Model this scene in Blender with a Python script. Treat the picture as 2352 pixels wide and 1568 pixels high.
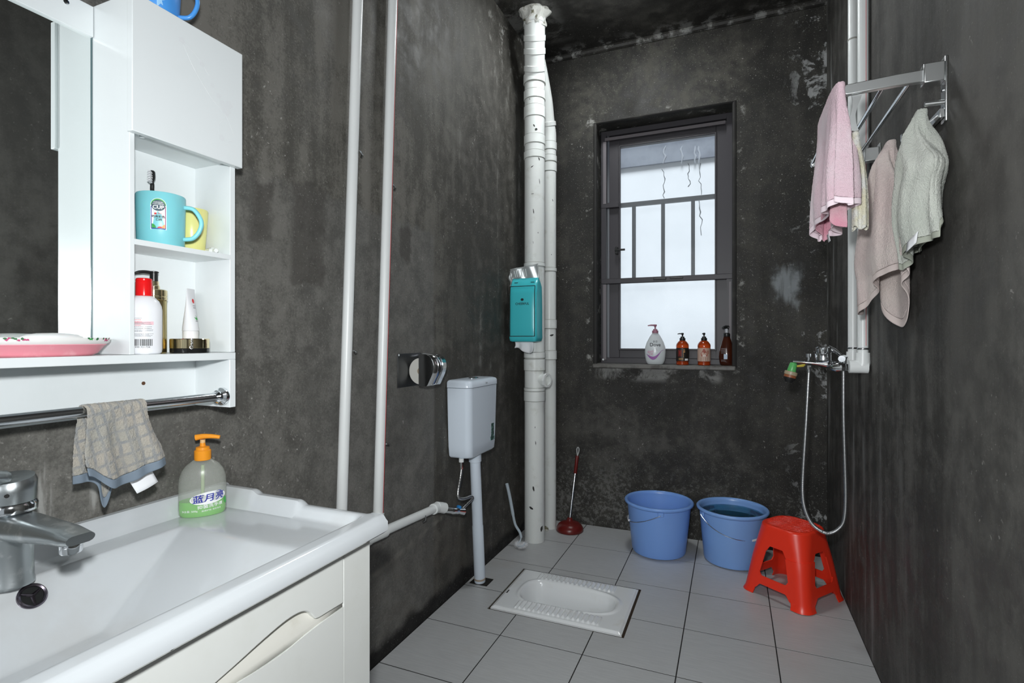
import bpy, bmesh, math, random
from mathutils import Vector, Matrix, noise as mnoise
random.seed(7)
PI = math.pi
for o in list(bpy.data.objects):
    bpy.data.objects.remove(o)
scn = bpy.context.scene
COL = scn.collection

# ------------------------------------------------------------------ camera, world, lights, exposure
F, YAW, HOR, CAMZ = 1210.0, math.radians(22.62), 780.0, 1.05
cam_d = bpy.data.cameras.new('camera')
cam = bpy.data.objects.new('camera', cam_d); COL.objects.link(cam)
cam_d.sensor_width = 36.0; cam_d.lens = F / 2352 * 36.0
cam_d.shift_y = (HOR - 784.0) / 2352.0
cam_d.clip_start = 0.02
cam.location = (0, 0, CAMZ); cam.rotation_euler = (PI / 2, 0, YAW)
scn.camera = cam
world = bpy.data.worlds.new('world'); scn.world = world; world.use_nodes = True
wb = world.node_tree.nodes['Background']
wb.inputs['Color'].default_value = (0.86, 0.94, 1.0, 1); wb.inputs['Strength'].default_value = 0.35

def lamp(name, kind, loc, rot, power, color=(1, 1, 1), **kw):
    d = bpy.data.lights.new(name, kind); d.energy = power; d.color = color
    for k, v in kw.items(): setattr(d, k, v)
    o = bpy.data.objects.new(name, d); COL.objects.link(o); o.location = loc; o.rotation_euler = rot
    return o
# overcast daylight on the neighbouring wall outside the window
lamp('sun', 'SUN', (0, -3, 8), (math.radians(32), 0, 0), 4.5, (0.92, 0.97, 1.0), angle=math.radians(25))
# the photographer's flash, just above and left of the lens
lamp('camera_flash', 'AREA', (-0.05, 0.03, 1.19), (math.radians(88), 0, math.radians(16)), 16.0, (0.965, 0.99, 1.0), shape='DISK', size=0.07)
# unseen soft fill lamp, added behind the camera to brighten the room
lamp('rear_fill', 'AREA', (-0.30, -3.0, 1.85), (math.radians(84), 0, math.radians(0)), 38.0, (0.96, 0.985, 1.0), shape='RECTANGLE', size=1.6, size_y=1.4)
vs = scn.view_settings
vs.view_transform = 'Standard'; vs.look = 'None'; vs.gamma = 1.0; vs.use_curve_mapping = False
vs.exposure = 0.12

# ------------------------------------------------------------------ pixel -> point helper
_R = Vector((math.cos(YAW), math.sin(YAW), 0)); _FW = Vector((-math.sin(YAW), math.cos(YAW), 0))
def at(px, py, axis, val):
    d = _FW + _R * ((px - 1176) / F) + Vector((0, 0, 1)) * ((HOR - py) / F)
    c = Vector((0, 0, CAMZ)); i = 'xyz'.index(axis)
    return c + d * ((val - c[i]) / d[i])

# room: left wall, right wall, back wall, ceiling
XL, XR, YB, ZC, YF = -1.06, 0.424, 2.927, 2.69, -1.2

# ------------------------------------------------------------------ materials
class NT:
    def __init__(s, name):
        s.m = bpy.data.materials.new(name); s.m.use_nodes = True
        s.t = s.m.node_tree; s.b = s.t.nodes['Principled BSDF']
    def n(s, kind, **kw):
        x = s.t.nodes.new(kind)
        for k, v in kw.items(): setattr(x, k, v)
        return x
    def put(s, sock, v):
        if isinstance(v, bpy.types.NodeSocket): s.t.links.new(v, sock)
        elif v is not None: sock.default_value = v
    def math(s, op, a, b=None, c=None, clamp=False):
        x = s.n('ShaderNodeMath', operation=op); x.use_clamp = clamp
        s.put(x.inputs[0], a); s.put(x.inputs[1], b)
        if c is not None: s.put(x.inputs[2], c)
        return x.outputs[0]
    def pos(s): return s.n('ShaderNodeNewGeometry').outputs['Position']
    def obj(s): return s.n('ShaderNodeTexCoord').outputs['Object']
    def sep(s, v):
        x = s.n('ShaderNodeSeparateXYZ'); s.put(x.inputs[0], v); return x.outputs
    def comb(s, a, b, c):
        x = s.n('ShaderNodeCombineXYZ')
        for i, v in enumerate((a, b, c)): s.put(x.inputs[i], v)
        return x.outputs[0]
    def vmul(s, v, k):
        x = s.n('ShaderNodeVectorMath', operation='MULTIPLY'); s.put(x.inputs[0], v); x.inputs[1].default_value = k; return x.outputs[0]
    def noise(s, v, scale, detail=4, rough=.55, dist=0):
        x = s.n('ShaderNodeTexNoise'); s.put(x.inputs['Vector'], v)
        x.inputs['Scale'].default_value = scale; x.inputs['Detail'].default_value = detail
        x.inputs['Roughness'].default_value = rough; x.inputs['Distortion'].default_value = dist
        return x.outputs[0]
    def step(s, v, lo, hi, a=0.0, b=1.0):
        x = s.n('ShaderNodeMapRange', interpolation_type='SMOOTHSTEP'); s.put(x.inputs[0], v)
        for i, q in enumerate((lo, hi, a, b)): s.put(x.inputs[1 + i], q)
        return x.outputs[0]
    def mix(s, f, a, b):
        x = s.n('ShaderNodeMix', data_type='RGBA'); s.put(x.inputs[0], f)
        for i, q in ((6, a), (7, b)):
            if isinstance(q, tuple) and len(q) == 3: q = (*q, 1)
            s.put(x.inputs[i], q)
        return x.outputs[2]
    def bump(s, h, strength, dist=.002):
        x = s.n('ShaderNodeBump'); x.inputs['Strength'].default_value = strength; x.inputs['Distance'].default_value = dist
        s.put(x.inputs['Height'], h); s.t.links.new(x.outputs[0], s.b.inputs['Normal'])
    def box(s, u, v, u0, u1, v0, v1, soft=.03):
        a = s.math('MULTIPLY', s.step(u, u0 - soft, u0 + soft), s.step(u, u1 - soft, u1 + soft, 1.0, 0.0))
        b = s.math('MULTIPLY', s.step(v, v0 - soft, v0 + soft), s.step(v, v1 - soft, v1 + soft, 1.0, 0.0))
        return s.math('MULTIPLY', a, b)

MATS = {}
def mat(name, color, rough=.4, metal=0.0, var=None, bump=None, trans=0.0, ior=1.45, coat=0.0, alpha=1.0, sss=0.0, emit=None, spec=None):
    """var = (second colour, noise scale, lo, hi); bump = (noise scale, strength, distance)"""
    if name in MATS: return MATS[name]
    t = NT(name); b = t.b
    b.inputs['Base Color'].default_value = (*color, 1); b.inputs['Roughness'].default_value = rough
    b.inputs['Metallic'].default_value = metal; b.inputs['Transmission Weight'].default_value = trans
    b.inputs['IOR'].default_value = ior; b.inputs['Coat Weight'].default_value = coat; b.inputs['Alpha'].default_value = alpha
    if spec is not None: b.inputs['Specular IOR Level'].default_value = spec
    if sss: b.inputs['Subsurface Weight'].default_value = sss; b.inputs['Subsurface Scale'].default_value = .01
    v = t.obj()
    if var:
        f = t.step(t.noise(v, var[1], 6, .6), var[2], var[3]); t.put(b.inputs['Base Color'], t.mix(f, color, var[0]))
    if bump: t.bump(t.noise(v, bump[0], 5, .6), bump[1], bump[2])
    MATS[name] = t.m
    return t.m

def soot(name, ua, dark, mid, lo, hi, speck=.6, extra=None, streak=1.0):
    """blackened plaster; ua = horizontal axis index, colours linear; extra(t,u,v,n,col)->col adds the stains and painted tones of one wall"""
    t = NT(name); p = t.pos(); s = t.sep(p); u = s[ua]; v = s[2] if name != 'ceiling_plaster' else s[1]
    n1 = t.noise(p, 2.1, 8, .66, .4)
    n2 = t.noise(t.vmul(p, (7, 7, .8)), 2.2, 6, .6)
    n3 = t.noise(p, 16, 8, .65)
    n4 = t.noise(p, 190, 3, .7)
    val = t.math('ADD', n1, t.math('MULTIPLY', t.math('SUBTRACT', n2, .5), .7 * streak))
    val = t.math('ADD', val, t.math('MULTIPLY', t.math('SUBTRACT', n3, .5), .6))
    val = t.math('ADD', val, t.math('MULTIPLY', t.math('SUBTRACT', n4, .5), .45))
    col = t.mix(t.step(val, lo, hi), dark, mid)
    if extra: col = extra(t, u, v, (n1, n2, n3, n4), col)
    # scratches and specks of bare plaster
    sp = t.step(t.noise(p, 95, 2, .5, .6), .685, .73)
    spm = t.step(t.noise(p, 3.6, 4, .6), .46, .62)
    col = t.mix(t.math('MULTIPLY', t.math('MULTIPLY', sp, spm), speck), col, (.40, .39, .365))
    sp = t.step(t.noise(p, 210, 1, .5), .70, .74)
    col = t.mix(t.math('MULTIPLY', sp, speck * .6), col, (.30, .29, .27))
    t.put(t.b.inputs['Base Color'], col)
    t.put(t.b.inputs['Roughness'], t.step(n3, .3, .7, .55, .8))
    t.b.inputs['Specular IOR Level'].default_value = .35
    h = t.math('ADD', t.math('MULTIPLY', t.noise(p, 9, 5, .6), .7), t.math('MULTIPLY', t.noise(p, 120, 4, .7), .3))
    t.bump(h, .35, .006)
    return t.m

def left_extra(t, u, v, n, col):
    n1, n2, n3, n4 = n
    # blacker coat towards the back corner, with the light's falloff painted in
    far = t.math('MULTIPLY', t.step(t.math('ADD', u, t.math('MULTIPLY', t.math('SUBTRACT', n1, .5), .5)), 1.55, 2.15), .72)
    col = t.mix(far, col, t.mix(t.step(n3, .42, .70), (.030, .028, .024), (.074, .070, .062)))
    w = t.math('ADD', t.math('MULTIPLY', t.math('SUBTRACT', n1, .5), .10), t.math('MULTIPLY', t.math('SUBTRACT', n3, .5), .06))
    uu = t.math('ADD', u, w); vv = t.math('ADD', v, t.math('MULTIPLY', w, 1.4))
    # skimmed grey cement area behind the pipes and the basin
    g = t.box(t.math('ADD', u, t.math('MULTIPLY', w, .12)), vv, -2, 1.76, -.5, 1.46, .010)
    g2 = t.math('MULTIPLY', g, t.step(u, 1.0, 1.3, .45, .85))
    col = t.mix(g2, col, t.mix(t.step(t.math('ADD', t.math('MULTIPLY', n3, .6), t.math('MULTIPLY', n4, .4)), .36, .64), (.105, .103, .096), (.180, .176, .164)))
    for b in ((1.055, 1.17, 1.20, 1.47), (.86, .90, .99, 1.08), (1.53, 1.60, 1.33, 1.44), (.93, .99, 1.30, 1.44)):
        d = t.box(uu, vv, *b, .012)
        col = t.mix(t.math('MULTIPLY', d, .62), col, (.050, .045, .039))
    # brown wear low on the wall, and the unfinished floor recess, its dark painted on flat
    br = t.math('MULTIPLY', t.step(v, .02, .45, 1.0, 0.0), t.step(n1, .42, .6))
    col = t.mix(t.math('MULTIPLY', br, .55), col, (.10, .085, .068))
    k = t.step(t.math('ADD', v, t.math('MULTIPLY', t.math('SUBTRACT', n1, .5), -.25)), .045, .085, 1.0, 0.0)
    col = t.mix(k, col, (.012, .011, .010))
    # worn plaster at the ceiling corner, the splashes under the cabinet and a trowel line
    c = t.math('MULTIPLY', t.step(v, 2.2, 2.7), t.step(n3, .58, .66))
    c = t.math('MULTIPLY', c, t.step(u, 2.0, 2.6))
    col = t.mix(t.math('MULTIPLY', c, .7), col, (.42, .42, .40))
    c = t.math('MULTIPLY', t.step(u, 1.75, 2.2), t.math('MULTIPLY', t.step(n2, .58, .68), t.step(n3, .46, .60)))
    col = t.mix(t.math('MULTIPLY', c, .38), col, (.30, .30, .285))
    l = t.math('MULTIPLY', t.box(u, v, .45, .66, .70, .86, .03), t.step(n2, .60, .68))
    col = t.mix(t.math('MULTIPLY', l, .7), col, (.38, .38, .36))
    ln = t.math('MULTIPLY', t.box(u, t.math('ADD', v, t.math('MULTIPLY', u, -.12)), 1.2, 1.9, .118, .135, .008), t.step(n3, .42, .6))
    return t.mix(t.math('MULTIPLY', ln, .5), col, (.26, .25, .22))

def right_extra(t, u, v, n, col):
    n1, n2, n3, n4 = n
    g = t.step(t.math('ADD', u, t.math('MULTIPLY', t.math('SUBTRACT', n1, .5), .12)), 1.30, 1.46, 1.0, 0.0)  # paler tone at the near end of the wall
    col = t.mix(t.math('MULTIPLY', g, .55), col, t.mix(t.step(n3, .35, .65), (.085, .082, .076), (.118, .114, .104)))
    c = t.math('MULTIPLY', t.box(u, v, 1.75, 2.75, -.2, .95, .12), t.step(n2, .56, .68))
    col = t.mix(t.math('MULTIPLY', c, .42), col, (.24, .25, .25))
    c = t.math('MULTIPLY', t.step(u, 2.35, 2.8), t.step(n2, .56, .66))
    return t.mix(t.math('MULTIPLY', c, .55), col, (.34, .35, .35))

def back_extra(t, u, v, n, col):
    n1, n2, n3, n4 = n
    fine = t.noise(t.pos(), 60, 6, .7)
    m = t.step(v, .10, .55, 1.0, 0.0)
    m = t.math('MULTIPLY', m, t.step(t.math('ADD', t.math('MULTIPLY', fine, .6), t.math('MULTIPLY', n1, .4)), .51, .60))
    col = t.mix(t.math('MULTIPLY', m, .5), col, (.21, .21, .20))
    cl_ = t.math('MULTIPLY', t.box(u, v, -.8, .15, .30, .88, .15), t.step(t.math('ADD', t.math('MULTIPLY', n3, .5), t.math('MULTIPLY', n1, .5)), .46, .62))
    col = t.mix(t.math('MULTIPLY', cl_, .45), col, (.095, .092, .085))
    a = t.math('MULTIPLY', t.box(u, v, -.85, .1, 2.24, 2.62, .12), t.step(t.math('ADD', t.math('MULTIPLY', n3, .5), t.math('MULTIPLY', n1, .5)), .44, .64))
    col = t.mix(t.math('MULTIPLY', a, .42), col, (.105, .100, .082))
    a = t.math('MULTIPLY', t.box(t.math('ADD', u, t.math('MULTIPLY', t.math('SUBTRACT', n3, .5), .15)), t.math('ADD', v, t.math('MULTIPLY', t.math('SUBTRACT', n2, .5), .3)), .20, .30, 1.26, 1.42, .03), t.step(n2, .40, .58))
    col = t.mix(t.math('MULTIPLY', a, .6), col, (.33, .36, .38))
    # flaked coat by the pipe corner
    big = t.noise(t.pos(), 5.5, 6, .7, .5)
    a = t.math('MULTIPLY', t.step(u, .20, .40), t.step(big, .56, .60))
    a = t.math('MULTIPLY', a, t.step(n3, .40, .52))
    col = t.mix(t.math('MULTIPLY', a, .75), col, (.40, .41, .41))
    a = t.math('MULTIPLY', t.box(u, v, -.70, -.05, .83, .905, .02), t.step(big, .46, .58))
    col = t.mix(t.math('MULTIPLY', a, .5), col, (.34, .34, .33))
    a = t.math('MULTIPLY', t.box(u, v, -.76, .06, .88, 2.32, .012), t.math('MULTIPLY', t.step(n3, .54, .62), t.step(big, .48, .56)))
    return t.mix(t.math('MULTIPLY', a, .6), col, (.38, .38, .36))

def ceil_extra(t, u, v, n, col):
    n1, n2, n3, n4 = n
    big = t.noise(t.pos(), 5.5, 6, .7, .5)
    a = t.math('MULTIPLY', t.step(v, 2.80, 2.91), t.math('MULTIPLY', t.step(n3, .48, .60), t.step(big, .44, .54)))
    col = t.mix(t.math('MULTIPLY', a, .5), col, (.33, .33, .32))
    a = t.math('MULTIPLY', t.box(u, v, -1.10, -.82, 2.30, 2.75, .06), t.step(big, .44, .60))
    return t.mix(t.math('MULTIPLY', a, .6), col, (.24, .24, .228))

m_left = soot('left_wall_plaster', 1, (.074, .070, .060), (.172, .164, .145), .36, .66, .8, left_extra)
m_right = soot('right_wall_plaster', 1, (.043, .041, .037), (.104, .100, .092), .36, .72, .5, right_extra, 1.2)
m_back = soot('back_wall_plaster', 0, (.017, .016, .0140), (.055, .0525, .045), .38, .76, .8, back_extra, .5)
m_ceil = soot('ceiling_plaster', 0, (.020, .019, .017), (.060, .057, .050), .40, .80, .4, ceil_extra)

def tile_mat():
    t = NT('floor_tile_glaze'); p = t.pos()
    g = t.noise(t.vmul(p, (4, 60, 4)), 3, 5, .6); n = t.noise(p, 3, 5, .6)
    ns = t.noise(p, 1.6, 5, .65)
    c = t.mix(t.step(g, .35, .65), (.45, .458, .462), (.50, .507, .51))
    c = t.mix(t.math('MULTIPLY', t.step(n, .45, .7), .4), c, (.42, .418, .41))
    c = t.mix(t.math('MULTIPLY', t.step(ns, .58, .72), .35), c, (.42, .395, .36))
    t.put(t.b.inputs['Base Color'], c); t.b.inputs['Roughness'].default_value = .38
    t.bump(g, .06, .001)
    return t.m
m_tile = tile_mat()
m_grout = mat('dark_grout', (.02, .019, .018), .8)
m_hole_paint = mat('black_gap_paint', (.012, .010, .008), .9)
m_white = mat('white_lacquer_board', (.77, .81, .82), .24, var=((.72, .765, .77), 3, .5, .75))
m_cream = mat('cream_lacquer_door', (.76, .775, .745), .3, var=((.70, .71, .665), 4, .5, .75))
m_creamd = mat('cream_recess_board', (.73, .72, .66), .4, var=((.60, .58, .50), 9, .55, .75))
m_ceramic = mat('white_ceramic_glaze', (.57, .60, .62), .14, var=((.535, .55, .555), 6, .5, .8), coat=.25)
m_pan = mat('squat_pan_ceramic', (.78, .80, .81), .16, var=((.70, .70, .67), 10, .55, .8), coat=.3)
m_mirror = mat('mirror_silvering', (.88, .91, .90), .015, 1.0)
m_glassedge = mat('mirror_glass_edge', (.10, .16, .17), .2)
m_chrome = mat('chrome', (.80, .82, .84), .10, 1.0)
m_dull = mat('limescaled_chrome', (.42, .45, .46), .34, 1.0, var=((.60, .62, .62), 38, .52, .66), bump=(160, .15, .001))
m_alu = mat('matt_aluminium', (.78, .80, .80), .30, 1.0)
m_steel = mat('steel_tube', (.62, .64, .66), .18, 1.0)
m_pvc = mat('white_pvc_pipe', (.80, .825, .82), .32)
m_pvc2 = mat('aged_pvc_pipe', (.76, .785, .765), .34, var=((.62, .635, .59), 12, .56, .76))
m_pvcmark = mat('black_paint_fleck', (.035, .035, .032), .6)
m_ring = mat('pvc_joint_line', (.35, .35, .32), .6)  # grey of the joint seams and the upper pipe clips
m_plasterw = mat('white_plaster_lump', (.62, .62, .58), .8, var=((.16, .155, .10), 30, .55, .66), bump=(40, .8, .01))
m_tank = mat('cistern_plastic', (.72, .80, .89), .22)
m_black = mat('black_plastic', (.015, .016, .016), .3)
m_red = mat('red_stool_plastic', (.86, .040, .016), .30)
m_bucket = mat('blue_bucket_plastic', (.20, .375, .80), .30)
m_bucket2 = mat('sky_blue_bucket_plastic', (.22, .40, .78), .30)
m_water = mat('standing_water', (.26, .88, .84), .02, trans=1.0, ior=1.33)
m_rubber = mat('dark_red_rubber', (.13, .012, .010), .30)
m_frame = mat('window_frame_aluminium', (.042, .039, .045), .45)
m_framel = mat('window_track_strip', (.16, .145, .155), .5)
m_bar = mat('window_guard_bar', (.06, .065, .07), .5)
m_concrete = mat('window_reveal_plaster', (.020, .019, .018), .75, var=((.06, .057, .052), 8, .5, .8))
m_sill = mat('window_sill_slab', (.14, .135, .125), .5, var=((.06, .055, .05), 14, .5, .7))
m_paper = mat('white_paper', (.80, .81, .83), .8)
m_teal = mat('teal_wrapper_film', (.055, .52, .58), .28)
m_silver = mat('silvery_clear_film', (.48, .51, .51), .25, .3)
m_ink = mat('black_ink', (.012, .013, .013), .5)
m_grey_ink = mat('grey_ink', (.25, .26, .27), .6)
m_pink_ink = mat('pink_ink', (.85, .55, .60), .6)
m_red_ink = mat('red_ink', (.70, .03, .03), .5)
m_blue_ink = mat('blue_ink', (.012, .02, .32), .4)
m_white_ink = mat('white_ink', (.85, .86, .86), .5)
m_green_ink = mat('green_ink', (.05, .38, .08), .5)
m_orange_ink = mat('orange_ink', (.80, .45, .18), .5)

def glass_mat(name, col, rough, thin_alpha):
    t = NT(name); b = t.b
    b.inputs['Base Color'].default_value = (*col, 1); b.inputs['Roughness'].default_value = rough
    tr = t.n('ShaderNodeBsdfTransparent'); mx = t.n('ShaderNodeMixShader'); out = t.t.nodes['Material Output']
    tr.inputs[0].default_value = (*[min(1, .9 + .1 * c) for c in col], 1)
    mx.inputs[0].default_value = thin_alpha
    t.t.links.new(tr.outputs[0], mx.inputs[1]); t.t.links.new(b.outputs[0], mx.inputs[2]); t.t.links.new(mx.outputs[0], out.inputs[0])
    return t.m
m_pane = glass_mat('dusty_window_glass', (.75, .8, .85), .05, .06)
m_clearplastic = glass_mat('frosted_clear_plastic', (.60, .62, .57), .25, .30)
m_clearwrap = glass_mat('clear_acrylic', (.85, .85, .80), .08, .25)

# ------------------------------------------------------------------ mesh builder
class MB:
    def __init__(s): s.v = []; s.f = []
    def add(s, vs, fs):
        b = len(s.v); s.v += [tuple(p) for p in vs]; s.f += [tuple(i + b for i in f) for f in fs]; return s
    def box(s, x0, x1, y0, y1, z0, z1):
        vs = [(x, y, z) for z in (z0, z1) for y in (y0, y1) for x in (x0, x1)]
        return s.add(vs, [(0, 2, 3, 1), (4, 5, 7, 6), (0, 1, 5, 4), (2, 6, 7, 3), (0, 4, 6, 2), (1, 3, 7, 5)])
    def prism(s, poly, axis, a, b):
        """poly = 2D points in the two other axes (in xyz order), extruded from a to b"""
        n = len(poly)
        def p(q, w):
            q = list(q); q.insert('xyz'.index(axis), w); return q
        vs = [p(q, a) for q in poly] + [p(q, b) for q in poly]
        fs = [tuple(range(n)), tuple(range(2 * n - 1, n - 1, -1))] + [(i, i + n, (i + 1) % n + n, (i + 1) % n) for i in range(n)]
        return s.add(vs, fs)
    def grid(s, fn, nu, nv, closeu=False):
        vs = [fn(i / (nu if closeu else nu - 1), j / (nv - 1)) for j in range(nv) for i in range(nu)]
        fs = []
        for j in range(nv - 1):
            for i in range(nu if closeu else nu - 1):
                k = (i + 1) % nu
                fs.append((j * nu + i, j * nu + k, (j + 1) * nu + k, (j + 1) * nu + i))
        return s.add(vs, fs)
    def tube(s, path, r, n=12, caps=True):
        P = [Vector(p) for p in path]; m = len(P)
        rs = r if isinstance(r, (list, tuple)) else [r] * m
        T = []
        for i in range(m):
            d = (P[min(i + 1, m - 1)] - P[max(i - 1, 0)])
            T.append(d.normalized() if d.length > 1e-9 else Vector((0, 0, 1)))
        up = Vector((0, 0, 1)) if abs(T[0].z) < .9 else Vector((1, 0, 0))
        u = T[0].cross(up).normalized(); vs = []
        for i in range(m):
            u = (u - T[i] * u.dot(T[i])).normalized(); w = T[i].cross(u)
            for k in range(n):
                a = 2 * PI * k / n; vs.append(P[i] + (u * math.cos(a) + w * math.sin(a)) * rs[i])
        fs = [(i * n + k, i * n + (k + 1) % n, (i + 1) * n + (k + 1) % n, (i + 1) * n + k) for i in range(m - 1) for k in range(n)]
        if caps: fs += [tuple(range(n - 1, -1, -1)), tuple((m - 1) * n + k for k in range(n))]
        return s.add(vs, fs)
    def lathe(s, prof, c, n=32, sx=1, sy=1, rot=0, M=None, caps=True):
        """prof = [(r, z)]; about the z axis at c, or through matrix M"""
        cr, sr = math.cos(rot), math.sin(rot); vs = []
        for r, z in prof:
            for k in range(n):
                a = 2 * PI * k / n; x, y = r * sx * math.cos(a), r * sy * math.sin(a)
                p = Vector((x * cr - y * sr, x * sr + y * cr, z))
                vs.append((M @ p) if M else p + Vector(c))
        m = len(prof)
        fs = [(i * n + k, i * n + (k + 1) % n, (i + 1) * n + (k + 1) % n, (i + 1) * n + k) for i in range(m - 1) for k in range(n)]
        if caps: fs += [tuple(range(n - 1, -1, -1)), tuple((m - 1) * n + k for k in range(n))]
        return s.add(vs, fs)
    def build(s, name, m, parent=None, smooth=40, bevel=0, seg=2, subs=0, solid=0, offset=0, terry=0):
        me = bpy.data.meshes.new(name); me.from_pydata(s.v, [], s.f); me.validate()
        bm = bmesh.new(); bm.from_mesh(me)
        bmesh.ops.remove_doubles(bm, verts=bm.verts, dist=1e-6)
        bmesh.ops.recalc_face_normals(bm, faces=bm.faces); bm.to_mesh(me); bm.free()
        if smooth:
            me.shade_smooth(); me.set_sharp_from_angle(angle=math.radians(smooth))
        me.materials.append(m)
        return link(name, me, parent, bevel, seg, subs, solid, offset, terry)

_tt = []
def terry_tex():
    if not _tt:
        t = bpy.data.textures.new('terry_pile', 'CLOUDS'); t.noise_scale = .0032; t.noise_depth = 1; _tt.append(t)
    return _tt[0]
def link(name, me, parent=None, bevel=0, seg=2, subs=0, solid=0, offset=0, terry=0):
    o = bpy.data.objects.new(name, me); COL.objects.link(o)
    if parent is not None:
        o.parent = parent; o.matrix_parent_inverse = parent_world(parent).inverted()
    if solid:
        q = o.modifiers.new('thickness', 'SOLIDIFY'); q.thickness = solid; q.offset = offset
    if bevel:
        q = o.modifiers.new('bevel', 'BEVEL'); q.width = bevel; q.segments = seg; q.limit_method = 'ANGLE'; q.angle_limit = math.radians(40)
    if subs:
        q = o.modifiers.new('subdivision', 'SUBSURF'); q.levels = subs; q.render_levels = subs
    if terry:
        q = o.modifiers.new('terry_pile', 'DISPLACE'); q.texture = terry_tex(); q.strength = terry; q.mid_level = .5; q.texture_coords = 'LOCAL'
    return o
def parent_world(p):
    m = Matrix.LocRotScale(p.location, p.rotation_euler, p.scale)
    return m if p.parent is None else parent_world(p.parent) @ p.matrix_parent_inverse @ m
def thing(name, label, cat, loc, group=None):
    o = bpy.data.objects.new(name, None); COL.objects.link(o); o.location = loc; o.empty_display_size = .02
    o['label'] = label; o['category'] = cat
    if group: o['group'] = group
    return o
def tag(o, label, cat, group=None):
    o['label'] = label; o['category'] = cat
    if group: o['group'] = group
    return o
def struct(o, label=None, cat=None):
    o['kind'] = 'structure'
    if label: o['label'] = label; o['category'] = cat
    return o
def bx(name, m, parent, *d, bevel=0, seg=2): return MB().box(*d).build(name, m, parent, bevel=bevel, seg=seg)
def lerp(a, b, t): return a + (b - a) * t
def smooth_path(pts, n=8):
    """Catmull-Rom through the points"""
    P = [Vector(p) for p in pts]; out = []
    for i in range(len(P) - 1):
        a, b, c, d = P[max(i - 1, 0)], P[i], P[i + 1], P[min(i + 2, len(P) - 1)]
        for k in range(n):
            t = k / n
            out.append(.5 * ((2 * b) + (c - a) * t + (2 * a - 5 * b + 4 * c - d) * t * t + (3 * b - a - 3 * c + d) * t ** 3))
    return out + [P[-1]]
def interp(prof, x):
    for (a, b), (c, d) in zip(prof, prof[1:]):
        if (a <= x <= c): return b if c == a else b + (d - b) * (x - a) / (c - a)
    return prof[-1][1] if x > prof[-1][0] else prof[0][1]
def text(name, body, size, m, parent, fn, sx=1.0, bold=0.0):
    """flat lettering mapped by fn(x, y) onto a surface, centred on the origin"""
    c = bpy.data.curves.new(name, 'FONT'); c.body = body; c.size = size; c.align_x = 'CENTER'; c.align_y = 'CENTER'
    c.resolution_u = 3; c.offset = bold * size
    t = bpy.data.objects.new(name, c); COL.objects.link(t)
    dg = bpy.context.evaluated_depsgraph_get(); dg.update()
    me = bpy.data.meshes.new_from_object(t.evaluated_get(dg))
    bpy.data.objects.remove(t)
    for v in me.vertices: v.co = fn(v.co.x * sx, v.co.y)
    me.materials.clear(); me.materials.append(m); me.name = name
    return link(name, me, parent)
def patch(name, m, parent, fn, poly=None, u=(0, 1), v=(0, 1), nu=12, nv=4):
    """printed patch: rectangle u x v, or a polygon, mapped by fn"""
    b = MB()
    if poly:
        cx = sum(p[0] for p in poly) / len(poly); cy = sum(p[1] for p in poly) / len(poly)
        b.add([fn(cx, cy)] + [fn(*p) for p in poly], [(0, i + 1, (i + 1) % len(poly) + 1) for i in range(len(poly))])
    else:
        b.grid(lambda a, c: fn(lerp(*u, a), lerp(*v, c)), nu, nv)
    return b.build(name, m, parent, smooth=0)
def ell(cx, cy, a, b, n=24, a0=0, a1=2 * PI):
    return [(cx + a * math.cos(lerp(a0, a1, i / n)), cy + b * math.sin(lerp(a0, a1, i / n))) for i in range(n)]
def wrap(c, rfn, ang, off=.0006, sx=1, sy=1, rot=0):
    """(x = arc length, y = height) -> point on an upright, possibly oval, body of radius rfn(z); ang = direction faced"""
    def fn(x, y):
        r = rfn(y); a = ang + x / max(r * (sx + sy) / 2, 1e-4) - rot
        px, py = (r + off) * sx * math.cos(a), (r + off) * sy * math.sin(a)
        return Vector((c[0] + px * math.cos(rot) - py * math.sin(rot), c[1] + px * math.sin(rot) + py * math.cos(rot), c[2] + y))
    return fn
def facing(x, y): return math.atan2(-y, -x)          # direction from a point on the plan to the camera

# ================================================================== THE ROOM
PX0, PX1, PY0, PY1 = -.882, -.350, 1.863, 2.253      # hole for the squat pan
b = MB()
b.box(XL - .2, PX0, -3, YB + .2, -.2, -.0007).box(PX1, XR + .2, -3, YB + .2, -.2, -.0007)
b.box(PX0, PX1, -3, PY0, -.2, -.0007).box(PX0, PX1, PY1, YB + .2, -.2, -.0007).box(PX0, PX1, PY0, PY1, -.2, -.14)
floor = struct(b.build('floor', m_grout, smooth=0))
xs = [-1.06, -.76, -.46, -.16, .14, .424]
ys = [2.927, 2.620, 2.307, 2.009, 1.713, 1.418, 1.123, .828, .533, .238, -.057, -.352, -.647, -.942, -1.2]
tile_cache = {}
def tile(poly):
    cx = sum(p[0] for p in poly) / len(poly); cy = sum(p[1] for p in poly) / len(poly)
    key = tuple((round(p[0] - cx, 4), round(p[1] - cy, 4)) for p in poly)
    if key not in tile_cache:
        me = bpy.data.meshes.new('tile'); q = MB().prism([(p[0] - cx, p[1] - cy) for p in poly], 'z', -.008, 0)
        me.from_pydata(q.v, [], q.f)
        bm = bmesh.new(); bm.from_mesh(me); bmesh.ops.recalc_face_normals(bm, faces=bm.faces)
        top = [e for e in bm.edges if all(v.co.z > -.001 for v in e.verts)]
        bmesh.ops.bevel(bm, geom=top, offset=.0003, segments=1, affect='EDGES'); bm.to_mesh(me); bm.free()
        me.materials.append(m_tile); tile_cache[key] = me
    o = bpy.data.objects.new('tile', tile_cache[key]); COL.objects.link(o); o.parent = floor
    o.location = (cx, cy, random.uniform(-.0002, .0002))
G = .0019
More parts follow.
